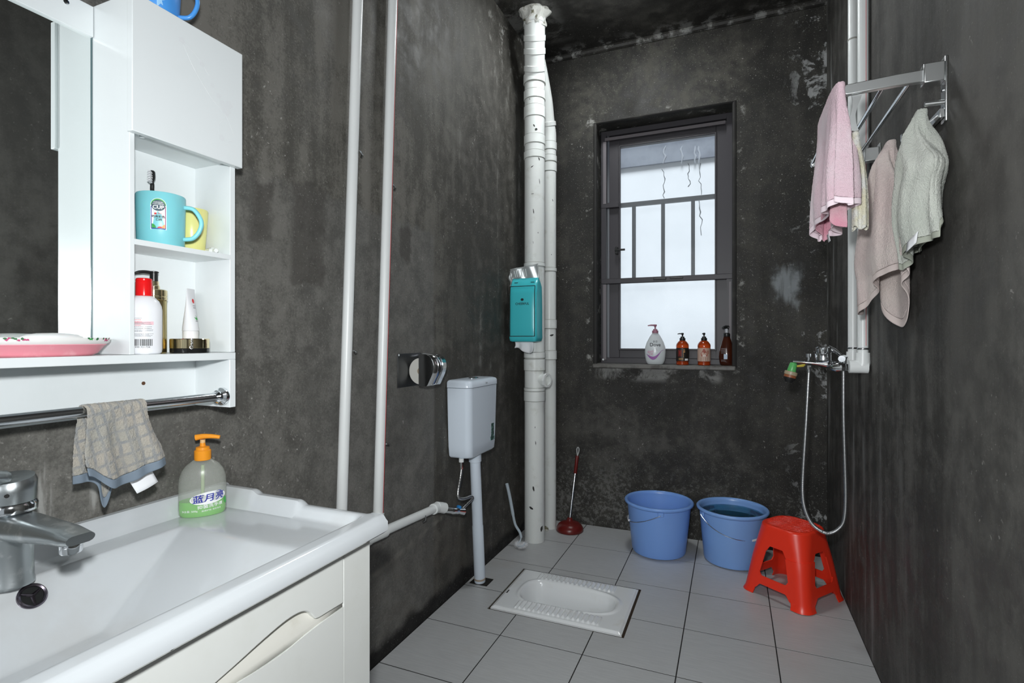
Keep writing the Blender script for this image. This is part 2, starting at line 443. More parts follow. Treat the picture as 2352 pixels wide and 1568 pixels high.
for i in range(len(xs) - 1):
    for j in range(len(ys) - 1):
        x0, x1, y0, y1 = xs[i] + G, xs[i + 1] - G, ys[j + 1] + G, ys[j] - G
        if x1 <= PX0 or x0 >= PX1 or y1 <= PY0 or y0 >= PY1:
            tile([(x0, y0), (x1, y0), (x1, y1), (x0, y1)]); continue
        if x0 > PX0 and x1 < PX1:      # cut straight across
            if y0 < PY0: tile([(x0, y0), (x1, y0), (x1, PY0), (x0, PY0)])
            else: tile([(x0, PY1), (x1, PY1), (x1, y1), (x0, y1)])
            continue
        a = PX0 if x0 < PX0 else PX1; c = PY0 if y0 < PY0 else PY1    # L-shaped cut
        if x0 < PX0 and y0 < PY0: tile([(x0, y0), (x1, y0), (x1, c), (a, c), (a, y1), (x0, y1)])
        elif x0 < PX0: tile([(x0, y0), (a, y0), (a, c), (x1, c), (x1, y1), (x0, y1)])
        elif y0 < PY0: tile([(x0, y0), (x1, y0), (x1, y1), (a, y1), (a, c), (x0, c)])
        else: tile([(a, y0), (x1, y0), (x1, y1), (x0, y1), (x0, c), (a, c)])

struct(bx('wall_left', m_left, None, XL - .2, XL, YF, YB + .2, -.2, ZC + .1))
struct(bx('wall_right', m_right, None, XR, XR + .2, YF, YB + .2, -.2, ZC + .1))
struct(bx('ceiling', m_ceil, None, XL - 1.2, XR + 1.2, -3.4, YB + .2, ZC, ZC + .15))  # runs on behind the camera to keep the sun off the near floor
# back wall with the window opening
WX0, WX1, WZ0, WZ1, YO = -.712, .014, .907, 2.268, YB + .19
b = MB()
b.box(XL - .2, WX0, YB, YO, -.2, ZC + .1).box(WX1, XR + .2, YB, YO, -.2, ZC + .1)
b.box(WX0, WX1, YB, YO, -.2, WZ0).box(WX0, WX1, YB, YO, WZ1, ZC + .1)
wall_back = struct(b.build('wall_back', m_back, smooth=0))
# rounded plaster lip around the opening
lip = MB()
lip.tube([(WX0, YB + .004, WZ0), (WX0, YB + .004, WZ1), (WX1, YB + .004, WZ1), (WX1, YB + .004, WZ0)], .012, 8)
lip.build('plaster_lip', m_concrete, wall_back)
cv = MB()     # small coved bead along the ceiling joint
cv.tube([(XL, YB - .006, ZC - .012), (XR, YB - .006, ZC - .012)], .017, 8)
struct(cv.build('trim_1', m_ceil))

# ------------------------------------------------------------------ window
win = bpy.data.objects.new('window_1', None); COL.objects.link(win); win.location = (-.35, 3.07, WZ0); win['kind'] = 'structure'
yf = 3.06
def frame_rect(nm, m, x0, x1, z0, z1, w, y0, y1, wb=None, wt=None):
    wb = wb or w; wt = wt or w; b = MB()
    b.box(x0, x0 + w, y0, y1, z0, z1).box(x1 - w, x1, y0, y1, z0, z1)
    b.box(x0 + w, x1 - w, y0, y1, z0, z0 + wb).box(x0 + w, x1 - w, y0, y1, z1 - wt, z1)
    return b.build(nm, m, win, smooth=0, bevel=.002, seg=1)
frame_rect('frame', m_frame, -.704, .006, .915, 2.262, .030, yf - .02, yf + .07, .03, .03)
frame_rect('sash', m_frame, -.662, -.018, .945, 2.234, .060, yf + .010, yf + .055, .050, .060)
frame_rect('glazing_bead', m_frame, -.606, -.074, .990, 2.178, .010, yf + .002, yf + .012)
bx('track_strip', m_framel, win, -.690, -.672, yf - .024, yf - .019, 1.84, 2.20)
bx('track_strip', m_framel, win, -.690, -.672, yf - .024, yf - .019, .935, 1.37)
bx('track_strip', m_framel, win, -.012, -.002, yf - .024, yf - .019, .935, 1.36)
bx('head_strip', m_framel, win, -.68, -.03, yf - .023, yf - .018, 2.205, 2.222)
bx('pane', m_pane, win, -.606, -.074, yf + .03, yf + .035, .99, 2.178)
bx('cross_rail', m_frame, win, -.704, .006, yf - .022, yf + .005, 1.374, 1.404, bevel=.003)
bx('cross_rail', m_frame, win, -.704, -.600, yf - .022, yf + .005, 1.815, 1.845, bevel=.003)
bx('latch', m_black, win, -.405, -.335, yf - .034, yf - .018, 1.386, 1.396, bevel=.002)
bx('latch', m_black, win, -.315, -.245, yf - .034, yf - .018, 1.388, 1.396, bevel=.002)
hd = MB().box(-.62, -.606, yf - .03, yf + .0, 1.545, 1.585).box(-.62, -.562, yf - .038, yf - .028, 1.560, 1.571)
hd.build('handle', m_black, win, bevel=.002)
for x in (-.690, -.02): MB().lathe([(.006, 0), (.006, .004), (.003, .006)], None, 10, M=Matrix.Translation((x, yf - .02, .935)) @ Matrix.Rotation(PI / 2, 4, 'X')).build('screw_cap', m_white, win)
bx('sill', m_sill, win, WX0 - .012, WX1 + .006, YB - .014, YO, WZ0 - .016, WZ0 + .008, bevel=.006)
# guard bars outside the glass
yg = 3.18
for z in (1.857, 1.403): bx('guard_rail', m_bar, win, -.72, .03, yg - .012, yg + .012, z - .012, z + .012)
for x in (-.537, -.369, -.203): bx('guard_bar', m_bar, win, x - .010, x + .010, yg - .010, yg + .010, 1.415, 1.845)

# neighbouring house across the light well
def outer_mat():
    t = NT('white_rendered_wall_outside'); p = t.pos(); s = t.sep(p)
    n = t.noise(p, 3, 6, .6)
    c = t.mix(t.step(n, .3, .7), (.84, .88, .92), (.78, .82, .86))
    t.put(t.b.inputs['Base Color'], c); t.b.inputs['Roughness'].default_value = .8
    return t.m
nh = thing('neighbouring_house', 'pale rendered house wall with a grey concrete band seen through the window', 'building', (-.5, 4.6, -1))
YN = 4.6
bx('rendered_wall', outer_mat(), nh, -4, 3, YN, YN + .2, -1, 2.535)
m_beam = mat('grey_concrete_beam', (.25, .28, .33), .85, var=((.17, .19, .235), 5, .4, .7))
beam = bx('concrete_band', m_beam, nh, -4, 3, YN - .03, YN + .2, 2.535, 3.4)
m_drip = mat('dark_drip_stain', (.10, .11, .12), .9)
m_dripl = mat('pale_drip_stain', (.38, .41, .46), .9)
for px, y0, y1 in ((1523, 388, 455), (1580, 375, 428), (1606, 375, 447), (1609, 460, 540)):
    a = at(px, y0, 'y', YN); c = at(px + 3, y1, 'y', YN); n = 9
    pts = [(lerp(a.x, c.x, k / n) + random.uniform(-.012, .012), YN, lerp(a.z, c.z, k / n)) for k in range(n + 1)]
    MB().tube(pts, [random.uniform(.002, .005) for _ in pts], 6).build('drip_stain', m_drip, nh)
for px in (1528, 1567, 1598, 1606):
    a = at(px, 335, 'y', YN - .03); c = at(px - 3, 375, 'y', YN - .03)
    MB().tube([(lerp(a.x, c.x, k / 5) + random.uniform(-.01, .01), YN - .03, lerp(a.z, c.z, k / 5)) for k in range(6)], [.003, .008, .006, .010, .006, .003], 6).build('drip_stain', m_dripl, nh)

# ------------------------------------------------------------------ ceiling lamp
m_lamp = mat('lamp_diffuser', (.62, .70, .78), .3)
m_lamp.node_tree.nodes['Principled BSDF'].inputs['Emission Color'].default_value = (.95, .99, 1, 1)
m_lamp.node_tree.nodes['Principled BSDF'].inputs['Emission Strength'].default_value = 48.0
lp = thing('ceiling_lamp', 'round flush ceiling lamp with a pale diffuser and dark rim', 'lamp', (-.478, 2.305, ZC))
MB().lathe([(.150, -.001), (.152, -.030), (.146, -.036), (.143, -.036)], (-.478, 2.305, ZC), 48).build('rim', m_black, lp)
MB().lathe([(.143, -.034), (.140, -.052), (.120, -.064), (.06, -.071), (.002, -.073)], (-.478, 2.305, ZC), 48).build('diffuser', m_lamp, lp)

# ================================================================== VANITY
def sstep(a, b, x):
    t = max(0, min(1, (x - a) / (b - a))); return t * t * (3 - 2 * t)
def smin(vals, k=.012):
    return -k * math.log(sum(math.exp(-v / k) for v in vals))
VX1, VY1 = -.612, .846
vc = thing('vanity_cabinet', 'cream lacquered vanity cabinet with a wave-cut finger pull under the basin', 'cabinet', (-.85, .42, 0))
b = MB().box(-1.052, -.655, .015, .031, .10, .672).box(-1.052, -.655, .812, .828, .10, .672)
b.box(-1.052, -1.040, .031, .812, .10, .672).box(-1.040, -.655, .031, .812, .10, .116)
b.box(-.670, -.655, .031, .812, .52, .672)
b.build('carcass', m_cream, vc, smooth=0)
bx('stile', m_cream, vc, -.655, -.640, .7535, .828, .10, .675, bevel=.0015)
bx('stile', m_cream, vc, -.655, -.640, .015, .0895, .10, .675, bevel=.0015)
wave = smooth_path([(.751, .5815, 0), (.715, .583, 0), (.688, .5845, 0), (.680, .590, 0), (.668, .604, 0), (.650, .6125, 0), (.62, .6135, 0), (.575, .606, 0), (.525, .595, 0), (.475, .586, 0), (.42, .582, 0)], 5)
poly = [(.092, .674), (.751, .674)] + [(p.x, p.y) for p in wave] + [(.092, .5815)]
MB().prism(poly, 'x', -.655, -.638).build('drawer_front', m_cream, vc, smooth=30, bevel=.002)
low = smooth_path([(.751, .5735, 0), (.70, .573, 0), (.66, .571, 0), (.62, .567, 0), (.58, .5665, 0), (.53, .570, 0), (.45, .573, 0), (.42, .5735, 0)], 4)
MB().prism([(.422, .12), (.751, .12)] + [(p.x, p.y) for p in low] + [(.422, .5735)], 'x', -.655, -.638).build('door', m_cream, vc, smooth=30, bevel=.002)
bx('door', m_cream, vc, -.655, -.638, .092, .420, .12, .5735, bevel=.002)
# hollow of the finger pull behind the wave
MB().grid(lambda u, v: (lerp(-.640, -.652, sstep(0, 1, v)), lerp(.092, .751, u), lerp(.568, .618, v)), 12, 6).build('finger_pull', m_creamd, vc, solid=.003, offset=1)
for x in (-1.03, -.69):
    for y in (.04, .80): MB().lathe([(.018, 0), (.02, .02), (.016, .10)], (x, y, 0), 16).build('foot', m_chrome, vc)

wb_ = thing('washbasin', 'white ceramic vanity basin with a raised stepped rim and rectangular bowl', 'basin', (-.85, .42, .66))
def rim_top(x):
    return .713 + .009 * sstep(-.800, -.820, x) + .008 * sstep(-.925, -.945, x)
def basin_z(x, y):
    deck = .692
    hb = [(x + .974) * 1.35, (.690 - y) * .52, (-.664 - x) * 1.5, (y - .155) * .52]
    h = smin(hb, .0035)
    if h > -.02: deck -= .0016 * math.log(1 + math.exp(h / .0016)) if h < .08 else h
    deck = max(deck, .588 + .012 * sstep(.1, -.05, h - .10))
    rr = max(sstep(.806, .824, y), sstep(.040, .022, y))
    fr = sstep(-.672, -.648, x)
    br = sstep(-1.030, -1.045, x)
    z = deck
    z = lerp(z, max(z, .7125), fr)
    z = lerp(z, max(z, rim_top(x) - .010 * sstep(VY1 - .012, VY1, y) ** 2), rr)
    z = lerp(z, .731 - .001, br)
    return z - .012 * sstep(VX1 - .016, VX1, x) ** 2
NX, NY = 110, 150
gx = [lerp(-1.058, VX1, i / (NX - 1)) for i in range(NX)]
gy = [lerp(-.002, VY1, j / (NY - 1)) for j in range(NY)]
b = MB().add([(x, y, basin_z(x, y)) for y in gy for x in gx], [(j * NX + i, j * NX + i + 1, (j + 1) * NX + i + 1, (j + 1) * NX + i) for j in range(NY - 1) for i in range(NX - 1)])
edge = [(x, gy[0]) for x in gx] + [(VX1, y) for y in gy[1:]] + [(x, VY1) for x in reversed(gx[:-1])] + [(-1.058, y) for y in reversed(gy[1:-1])]
ring = [(x, y, basin_z(x, y)) for x, y in edge] + [(x, y, .683) for x, y in edge]
cx, cy = -.835, .422
ring += [(x + (.006 if x < cx else -.006), y + (.006 if y < cy else -.006), .678) for x, y in edge]
n = len(edge)
b.add(ring, [(k * n + i, k * n + (i + 1) % n, (k + 1) * n + (i + 1) % n, (k + 1) * n + i) for k in range(2) for i in range(n)])
b.build('basin', m_ceramic, wb_, smooth=50)
# dark overflow on the back slope of the bowl
nrm = Vector((1.35, 0, 1)).normalized(); MO = Matrix.Translation((-.9565, .447, .6705)) @ nrm.to_track_quat('Z', 'Y').to_matrix().to_4x4()
ov = MB().lathe([(.0185, -.004), (.0185, .0015), (.0165, .003), (.0140, .002), (.0130, -.003)], None, 32, M=MO).build('overflow_ring', mat('dark_chrome', (.18, .16, .19), .2, 1.0), wb_)
q = MB().lathe([(.0150, .0006), (.0005, .0008)], None, 24, M=MO); q.build('overflow_hole', m_black, ov)
q = MB()
for k in range(3):
    a = k * 2 * PI / 3 + .5
    q.tube([MO @ Vector((0, 0, .0015)), MO @ Vector((.0140 * math.cos(a), .0140 * math.sin(a), .0012))], [.0028, .0014], 6)
q.build('overflow_star', MATS['dark_chrome'], ov)

# ------------------------------------------------------------------ basin mixer tap
fx, fy, fz = -.975, .430, .692
fa = thing('basin_tap', 'limescaled chrome single-lever tap standing on the washbasin', 'tap', (fx, fy, fz))
MB().lathe([(.0275, 0), (.0275, .004), (.0262, .008), (.0258, .05), (.0268, .072), (.0275, .08)], (fx, fy, fz), 32).build('column', m_dull, fa)
sp = []
for k in range(13):
    t = k / 12; x = lerp(fx - .026, -.806, t); w = lerp(.0275, .0195, sstep(.1, 1, t)) * (1 if t < .98 else .90)
    zt = lerp(.7985, .7930, t) - .004 * sstep(.8, 1, t); zb = lerp(.7640, .7735, sstep(.25, .95, t)) + (.003 * sstep(.9, 1, t))
    sp.append([(x, fy + w * math.cos(a), lerp(zb, zt, .5) + (zt - zb) / 2 * max(-1, min(1, 1.35 * math.sin(a)))) for a in [2 * PI * i / 20 for i in range(20)]])
b = MB(); b.v = [p for r in sp for p in r]
b.f = [(i * 20 + k, i * 20 + (k + 1) % 20, (i + 1) * 20 + (k + 1) % 20, (i + 1) * 20 + k) for i in range(12) for k in range(20)] + [tuple(range(20)), tuple(240 + k for k in range(20))]
b.build('spout', m_dull, fa, smooth=35)
MB().lathe([(.012, -.014), (.013, -.012), (.013, -.002), (.011, .006)], (-.828, fy, .7755), 24).build('aerator', m_chrome, fa)
MB().lathe([(.022, 0), (.0305, .006), (.031, .014), (.0295, .018), (.029, .019)], (fx, fy, .794), 32).build('collar', m_chrome, fa)
h = MB()
rows = []
for k in range(5):
    t = k / 4
    for a in [2 * PI * i / 32 for i in range(32)]:
        r = lerp(.0285, .0305, t) if k < 4 else .027
        dx, dy = r * math.cos(a), r * math.sin(a)
        z = lerp(.8135, .8485 + .12 * dy + .10 * (-dx), min(1, t * 1.05))
        rows.append((fx + dx, fy + dy, z))
h.v = rows; h.f = [(i * 32 + k, i * 32 + (k + 1) % 32, (i + 1) * 32 + (k + 1) % 32, (i + 1) * 32 + k) for i in range(4) for k in range(32)] + [tuple(range(31, -1, -1)), tuple(128 + k for k in range(32))]
hl = h.build('lever_cap', m_dull, fa, smooth=35)
MB().tube([(fx + .006, fy - .012, .850), (fx + .03, fy - .05, .862), (fx + .045, fy - .10, .872)], [.012, .010, .007], 10).build('lever', m_dull, fa)
MB().lathe([(.003, 0), (.003, .001)], None, 10, M=Matrix.Translation((fx + .0285 * math.cos(-.55), fy + .0285 * math.sin(-.55), .828)) @ Vector((math.cos(-.55), math.sin(-.55), 0)).to_track_quat('Z', 'Y').to_matrix().to_4x4()).build('grub_screw', m_chrome, hl)

# ------------------------------------------------------------------ hand soap bottle on the basin
sc = Vector((-1.006, .757, .6925)); rot = facing(sc.x, sc.y) + PI / 2
hs = thing('hand_soap_bottle', 'clear hand soap bottle with orange pump and green liquid on the washbasin', 'bottle', sc)
prof = [(.040, 0), (.0425, .004), (.0430, .012), (.0430, .062), (.0418, .075), (.0375, .090), (.0300, .101), (.0200, .109), (.0140, .113), (.0135, .118)]
MB().lathe([(.0005, .0)] + prof, sc, 40, 1, .60, rot, caps=False).build('bottle', m_clearplastic, hs, smooth=60)
MB().lathe([(.0005, .001)] + [(r - .0015, z) for r, z in prof[:3]] + [(.0415, .030), (.0005, .030)], sc, 40, 1, .60, rot, caps=False).build('liquid_soap', mat('green_soap', (.13, .60, .03), .25), hs, smooth=60)
MB().tube([sc + Vector((0, 0, .10)), sc + Vector((0, 0, .006))], .0035, 10).build('dip_tube', mat('pale_green_tube', (.45, .58, .32), .4), hs)
m_or = mat('orange_pump_plastic', (.90, .33, .02), .3)
MB().lathe([(.0150, .111), (.0155, .114), (.0155, .130), (.0130, .132), (.0125, .137), (.0055, .139), (.0045, .150)], sc, 28).build('collar', m_or, hs)
pd = Vector((.78, .62, 0)).normalized()
MB().tube([sc + Vector((0, 0, .139)), sc + Vector((0, 0, .152))], .005, 12).build('pump_stem', mat('pale_orange_plastic', (.80, .50, .22), .35), hs)
hp = [sc + pd * d + Vector((0, 0, z)) for d, z in ((-.013, .1565), (0, .1585), (.016, .158), (.032, .1555))]
MB().tube(smooth_path(hp, 5), [lerp(.0062, .0036, i / 15) for i in range(16)], 12).build('pump_head', m_or, hs)
rf = lambda y: interp([(z, r) for r, z in prof], y)
wl = wrap(sc, rf, facing(sc.x, sc.y), .0006, 1, .60, rot)
def wsoap(x0, y0, ang=0):
    return lambda x, y: wl(x0 + x * math.cos(ang) - y * math.sin(ang), y0 + x * math.sin(ang) + y * math.cos(ang))
patch('oval_label', m_white_ink, hs, wsoap(.010, .037, .10), poly=ell(0, 0, .029, .0125))
wl2 = wrap(sc, rf, facing(sc.x, sc.y), .0012, 1, .60, rot)
def wsoap2(x0, y0, ang=0, sh=0):
    return lambda x, y: wl2(x0 + (x + sh * y) * math.cos(ang) - y * math.sin(ang), y0 + (x + sh * y) * math.sin(ang) + y * math.cos(ang))
text('brand_lettering', '蓝月亮', .0165, m_blue_ink, hs, wsoap2(.010, .0365, .10, .15), bold=.012)
patch('crescent', m_blue_ink, hs, lambda u_, v_: wsoap2(.0235, .0405, .1)(lerp(.0082, .0095, v_ * math.sin(PI * u_)) * math.cos(lerp(-.5, 2.3, u_)), lerp(.0078, .0090, v_ * math.sin(PI * u_)) * math.sin(lerp(-.5, 2.3, u_))), nu=20, nv=3)
text('product_lettering', '抑菌洗手液', .0078, m_white_ink, hs, wsoap2(.012, .0205, .08), bold=.01)
text('weight_lettering', '净含量: 500g', .0048, m_white_ink, hs, wsoap2(-.020, .0125, .03))
text('claim_lettering', '滋润护肤 温和清洁', .0036, m_white_ink, hs, wsoap2(.013, .0125, .07))
patch('leaf_mark', m_green_ink, hs, wsoap2(.039, .026, .2), poly=ell(0, 0, .0035, .0075, 12))

# ================================================================== MIRROR CABINET
YP0, YP1, XF = .578, .785, -.947
mc = thing('mirror_cabinet', 'white bathroom mirror cabinet with a side shelf tower above the basin', 'cabinet', (-1.0, .40, 1.024))
bx('backboard', m_white, mc, XL + .001, -1.0535, .0, YP0, 1.0245, 1.640)
bx('mirror', m_mirror, mc, -1.0535, -1.0500, .004, YP0 - .002, 1.030, 1.592)
bx('mirror_edge', m_glassedge, mc, -1.0535, -1.0485, YP0 - .002, YP0 - .0005, 1.030, 1.592)
hdp = bx('header_panel', m_white, mc, -1.0535, -1.0440, .0, YP0 - .001, 1.586, 1.640, bevel=.001)
MB().lathe([(.0045, 0), (.0045, .001), (.002, .0015)], None, 14, M=Matrix.Translation((-1.0440, .535, 1.624)) @ Matrix.Rotation(PI / 2, 4, 'Y')).build('screw', m_steel, hdp)
bx('side_panel', m_white, mc, XL + .001, XF, YP0, YP0 + .0085, 1.0245, 1.642, bevel=.0008)
bx('side_panel', m_white, mc, XL + .001, XF, YP1 - .012, YP1, 1.0245, 1.642, bevel=.0008)
bx('back_panel', m_white, mc, XL + .001, -1.050, YP0 + .0085, YP1 - .012, 1.0245, 1.642)
bx('shelf', m_white, mc, -1.050, XF + .0005, YP0 + .0085, YP1 - .012, 1.2140, 1.2235)
bx('shelf', m_white, mc, -1.050, XF, YP0 + .0085, YP1 - .012, 1.412, 1.424)
bx('top_board', m_white, mc, -1.050, XF, YP0 + .0085, YP1 - .012, 1.630, 1.642)
dr = bx('door', m_white, mc, XF + .0005, -.9325, .5735, .7905, 1.4035, 1.639, bevel=.0012)
MB().lathe([(.004, 0), (.004, .004)], (-.965, .61, 1.4085), 16).build('door_bumper', m_alu, dr)
m_print = mat('faint_flower_print', (.755, .785, .80), .22)
vine = MB()
for pts in ([(.66, 1.60), (.68, 1.565), (.70, 1.54), (.725, 1.515), (.75, 1.50), (.77, 1.465)], [(.66, 1.60), (.69, 1.585), (.715, 1.56)], [(.755, 1.497), (.735, 1.47), (.745, 1.445), (.765, 1.45)]):
    vine.tube(smooth_path([(-.93285, y, z) for y, z in pts], 6), .0005, 6)
for (y, z, s) in ((.752, 1.508, .010), (.758, 1.522, .008), (.744, 1.518, .007), (.66, 1.60, .006), (.70, 1.575, .005), (.735, 1.53, .005), (.722, 1.545, .004), (.742, 1.45, .006)):
    for k in range(5):
        a = k * 2 * PI / 5; pl = ell(y + s * .6 * math.cos(a), z + s * .6 * math.sin(a), s * .5, s * .5, 8)
        vine.add([(-.9323 + k * 2e-5 + s * .003, p[0], p[1]) for p in pl], [tuple(range(8))])
vine.build('flower_print', m_print, dr, smooth=0)

# lower shelf with the towel rail
sh = thing('towel_rail_shelf', 'white shelf board with a steel towel rail under the mirror cabinet', 'shelf', (-1.0, .40, .911))
bx('shelf_board', m_white, sh, XL + .001, -.9465, .0, YP1 + .001, 1.0095, 1.0240, bevel=.001)
bb = bx('back_board', m_white, sh, XL + .001, -1.048, .012, YP1 - .013, .9115, 1.0095)
bx('end_panel', m_white, sh, XL + .001, -.9465, YP1 - .013, YP1 + .001, .9115, 1.0095, bevel=.001)
bx('end_panel', m_white, sh, XL + .001, -.9465, 0, .012, .9115, 1.0095, bevel=.001)
MB().lathe([(.0035, 0), (.0035, .0008)], None, 14, M=Matrix.Translation((-1.048, .665, .966)) @ Matrix.Rotation(PI / 2, 4, 'Y')).build('screw_hole', mat('rusty_screw', (.10, .045, .02), .7), bb)
XBAR, ZBAR = -.962, .9345
rl = MB().tube([(XBAR, .013, ZBAR), (XBAR, YP1 - .014, ZBAR)], .0085, 24).build('rail', m_steel, sh)
fl = MB().lathe([(.0105, -.022), (.0135, -.018), (.0125, -.012), (.0175, -.008), (.0180, -.003), (.0165, 0)], None, 28, M=Matrix.Translation((XBAR, YP1 - .0135, ZBAR)) @ Matrix.Rotation(-PI / 2, 4, 'X')).build('flange', m_chrome, rl)

# ------------------------------------------------------------------ cloth over a rail
def drape(parent, y0, y1, xr, zr, r, sg, front, back, fold, shift, bodymat, hemmat, hem=.0, nu=60, nv=46, thick=.003, name='cloth'):
    """sheet hung over a rail that runs along y; sg = side of the front layer; front/back = length(u)"""
    def pt(u, d, side):
        y = lerp(y0, y1, u) + shift(u, d, side)
        return Vector((xr + (sg if side > 0 else -sg) * (r + fold(u, d, side)), y, zr - d))
    arc = r * PI
    def fn(u, s, lo=0.0, hi=1.0):
        f, k = front(u), back(u); L = f + arc + k; q = lerp(lo, hi, s) * L if hi <= 1 else s
        if q < f: return pt(u, f - q, 1)
        if q < f + arc:
            a = (q - f) / r; p = pt(u, 0, 1); p2 = pt(u, 0, -1); c = (p + p2) / 2
            return Vector((c.x + sg * (p - p2).length / 2 * math.cos(a), lerp(p.y, p2.y, a / PI), zr + r * math.sin(a)))
        return pt(u, q - f - arc, -1)
    MB().grid(lambda u, s: fn(u, s, hem, 1 - hem), nu, nv).build(name, bodymat, parent, smooth=180, solid=thick, subs=2, terry=.0020)
    if hem:
        MB().grid(lambda u, s: fn(u, s, 0, hem), nu, 5).build('hem', hemmat, parent, smooth=180, solid=thick * .7, subs=1)
        MB().grid(lambda u, s: fn(u, s, 1 - hem, 1), nu, 5).build('hem', hemmat, parent, smooth=180, solid=thick * .7, subs=1)
    return fn
def towel_mat(name, c1, c2, lo=.4, hi=.65, scale=14, check=None, fuzz=420):
    t = NT(name); v = t.obj(); s = t.sep(v)
    c = t.mix(t.step(t.noise(v, scale, 5, .6), lo, hi), c1, c2)
    if check:
        w = t.math('MULTIPLY', t.math('SUBTRACT', t.noise(v, 26, 3, .5), .5), .010)
        ly = t.math('PINGPONG', t.math('ADD', s[1], t.math('ADD', w, t.math('MULTIPLY', s[2], .18))), .0075)
        lz = t.math('PINGPONG', t.math('ADD', s[2], t.math('ADD', w, t.math('MULTIPLY', s[1], -.25))), .0105)
        k = t.math('MAXIMUM', t.step(ly, .0014, .0034, 1.0, 0.0), t.step(lz, .0014, .0034, 1.0, 0.0))
        c = t.mix(t.math('MULTIPLY', k, t.step(t.noise(v, 70, 4, .6), .25, .75, .25, .85)), c, check)
    t.put(t.b.inputs['Base Color'], c); t.b.inputs['Roughness'].default_value = .95
    t.b.inputs['Sheen Weight'].default_value = .3; t.b.inputs['Specular IOR Level'].default_value = .1
    t.bump(t.math('ADD', t.noise(v, fuzz, 3, .7), t.math('MULTIPLY', t.noise(v, 150, 3, .6), .7)), .85, .004)
    return t.m
gt = thing('hand_towel', 'grey beige checked hand towel with blue hems hung on the steel towel rail', 'towel', (XBAR, .57, .80))
m_check = towel_mat('grey_check_terry', (.40, .385, .34), (.46, .42, .36), check=(.245, .265, .285))
m_bluehem = mat('grey_blue_hem', (.17, .215, .265), .85, bump=(300, .3, .001))
gfold = lambda u, d, side: (.003 + (.006 * math.sin(u * 9 + .6) + .004 * math.sin(u * 21 + 2)) * sstep(.0, .05, d) * .8 + .008 * sstep(.02, .1, d) * (1 if side > 0 else .2)) * (1 if side > 0 else .7)
gshift = lambda u, d, side: (lerp(-.012, .022, u) * sstep(0, .09, d) + .010 * sstep(.05, .13, d)) if side > 0 else (-.004 * sstep(0, .1, d) - .02 * u * sstep(.04, .15, d))
gfront = lambda u: .100 + .030 * sstep(0, .30, u) - .020 * sstep(.35, 1, u)
gback = lambda u: .118 + .050 * math.exp(-((u - .62) / .16) ** 2)
drape(gt, .515, .608, XBAR, ZBAR, .0105, 1, gfront, gback, gfold, gshift, m_check, m_bluehem, hem=.055)
tg = MB().grid(lambda u, v: (XBAR - .010 + .016 * v + .003 * math.sin(u * 3), .588 + .036 * u + .008 * v, .812 - .030 * v - .004 * u * v + .016 * u), 8, 6)
tg.build('care_label', m_paper, gt, solid=.0006)

# ------------------------------------------------------------------ soap dish and soap
sd = thing('soap_dish', 'pink plastic soap dish with a white flowered liner on the shelf below the mirror', 'soap dish', (-.993, .47, 1.024))
cD = Vector((-.9935, .480, 1.0242))
MB().lathe([(.0005, 0), (.80, 0), (.90, .004), (1.03, .0165), (1.06, .0175), (1.04, .019), (.98, .0175), (.86, .006), (.0005, .004)], cD, 48, .041, .081, 0, caps=False).build('tray', mat('pink_tray_plastic', (.80, .30, .36), .35, var=((.86, .46, .50), 30, .5, .7)), sd, smooth=50)
ln_ = MB().lathe([(.0005, .0095), (.85, .0105), (1.03, .018), (1.11, .0215), (1.145, .0262), (1.12, .0290), (1.07, .0290), (.98, .0245), (.80, .0215), (.0005, .0205)], cD, 48, .041, .081, 0, caps=False).build('liner', mat('flowered_liner_plastic', (.80, .80, .78), .3), sd, smooth=50)
def dishpt(a, t):
    r = lerp(1.12, 1.135, t); return cD + Vector((.0412 * r * math.cos(a), .0817 * r * math.sin(a), lerp(.0222, .0292, t)))
m_mag = mat('magenta_flower_ink', (.50, .05, .17), .5); m_dkg = mat('dark_leaf_ink', (.03, .14, .05), .5)
random.seed(21)
for ac, spread, cnt in ((.52, .10, 7), (.88, .14, 12), (-.62, .16, 9), (1.25, .06, 3)):
    for k in range(cnt):
        a0 = ac + random.uniform(-spread, spread); t0 = random.uniform(.25, .85); col = random.choice((m_mag, m_mag, m_dkg)) if ac != .52 else random.choice((m_dkg, m_dkg, m_green_ink))
        pl = [(random.uniform(.016, .040) * math.cos(t), random.uniform(.10, .32) * math.sin(t)) for t in [2 * PI * i / 8 for i in range(8)]]
        q = MB(); q.add([dishpt(a0 + p[0], max(0, min(1, t0 + p[1]))) + Vector((.0008 + k * 2e-5, 0, .0002)) for p in pl], [tuple(range(8))]); q.build('flower_print', col, ln_, smooth=0)
MB().lathe([(.0005, .030), (.8, .030), (.97, .0325), (1, .0355), (.97, .039), (.8, .0425), (.5, .0445), (.0005, .0452)], cD + Vector((-.002, .012, -.0085)), 40, .026, .043, .1, caps=False).build('soap_bar', mat('white_soap', (.82, .83, .82), .35, sss=.1), None, smooth=60)
tag(bpy.data.objects['soap_bar'], 'white oval bar of soap lying in the pink soap dish', 'soap')

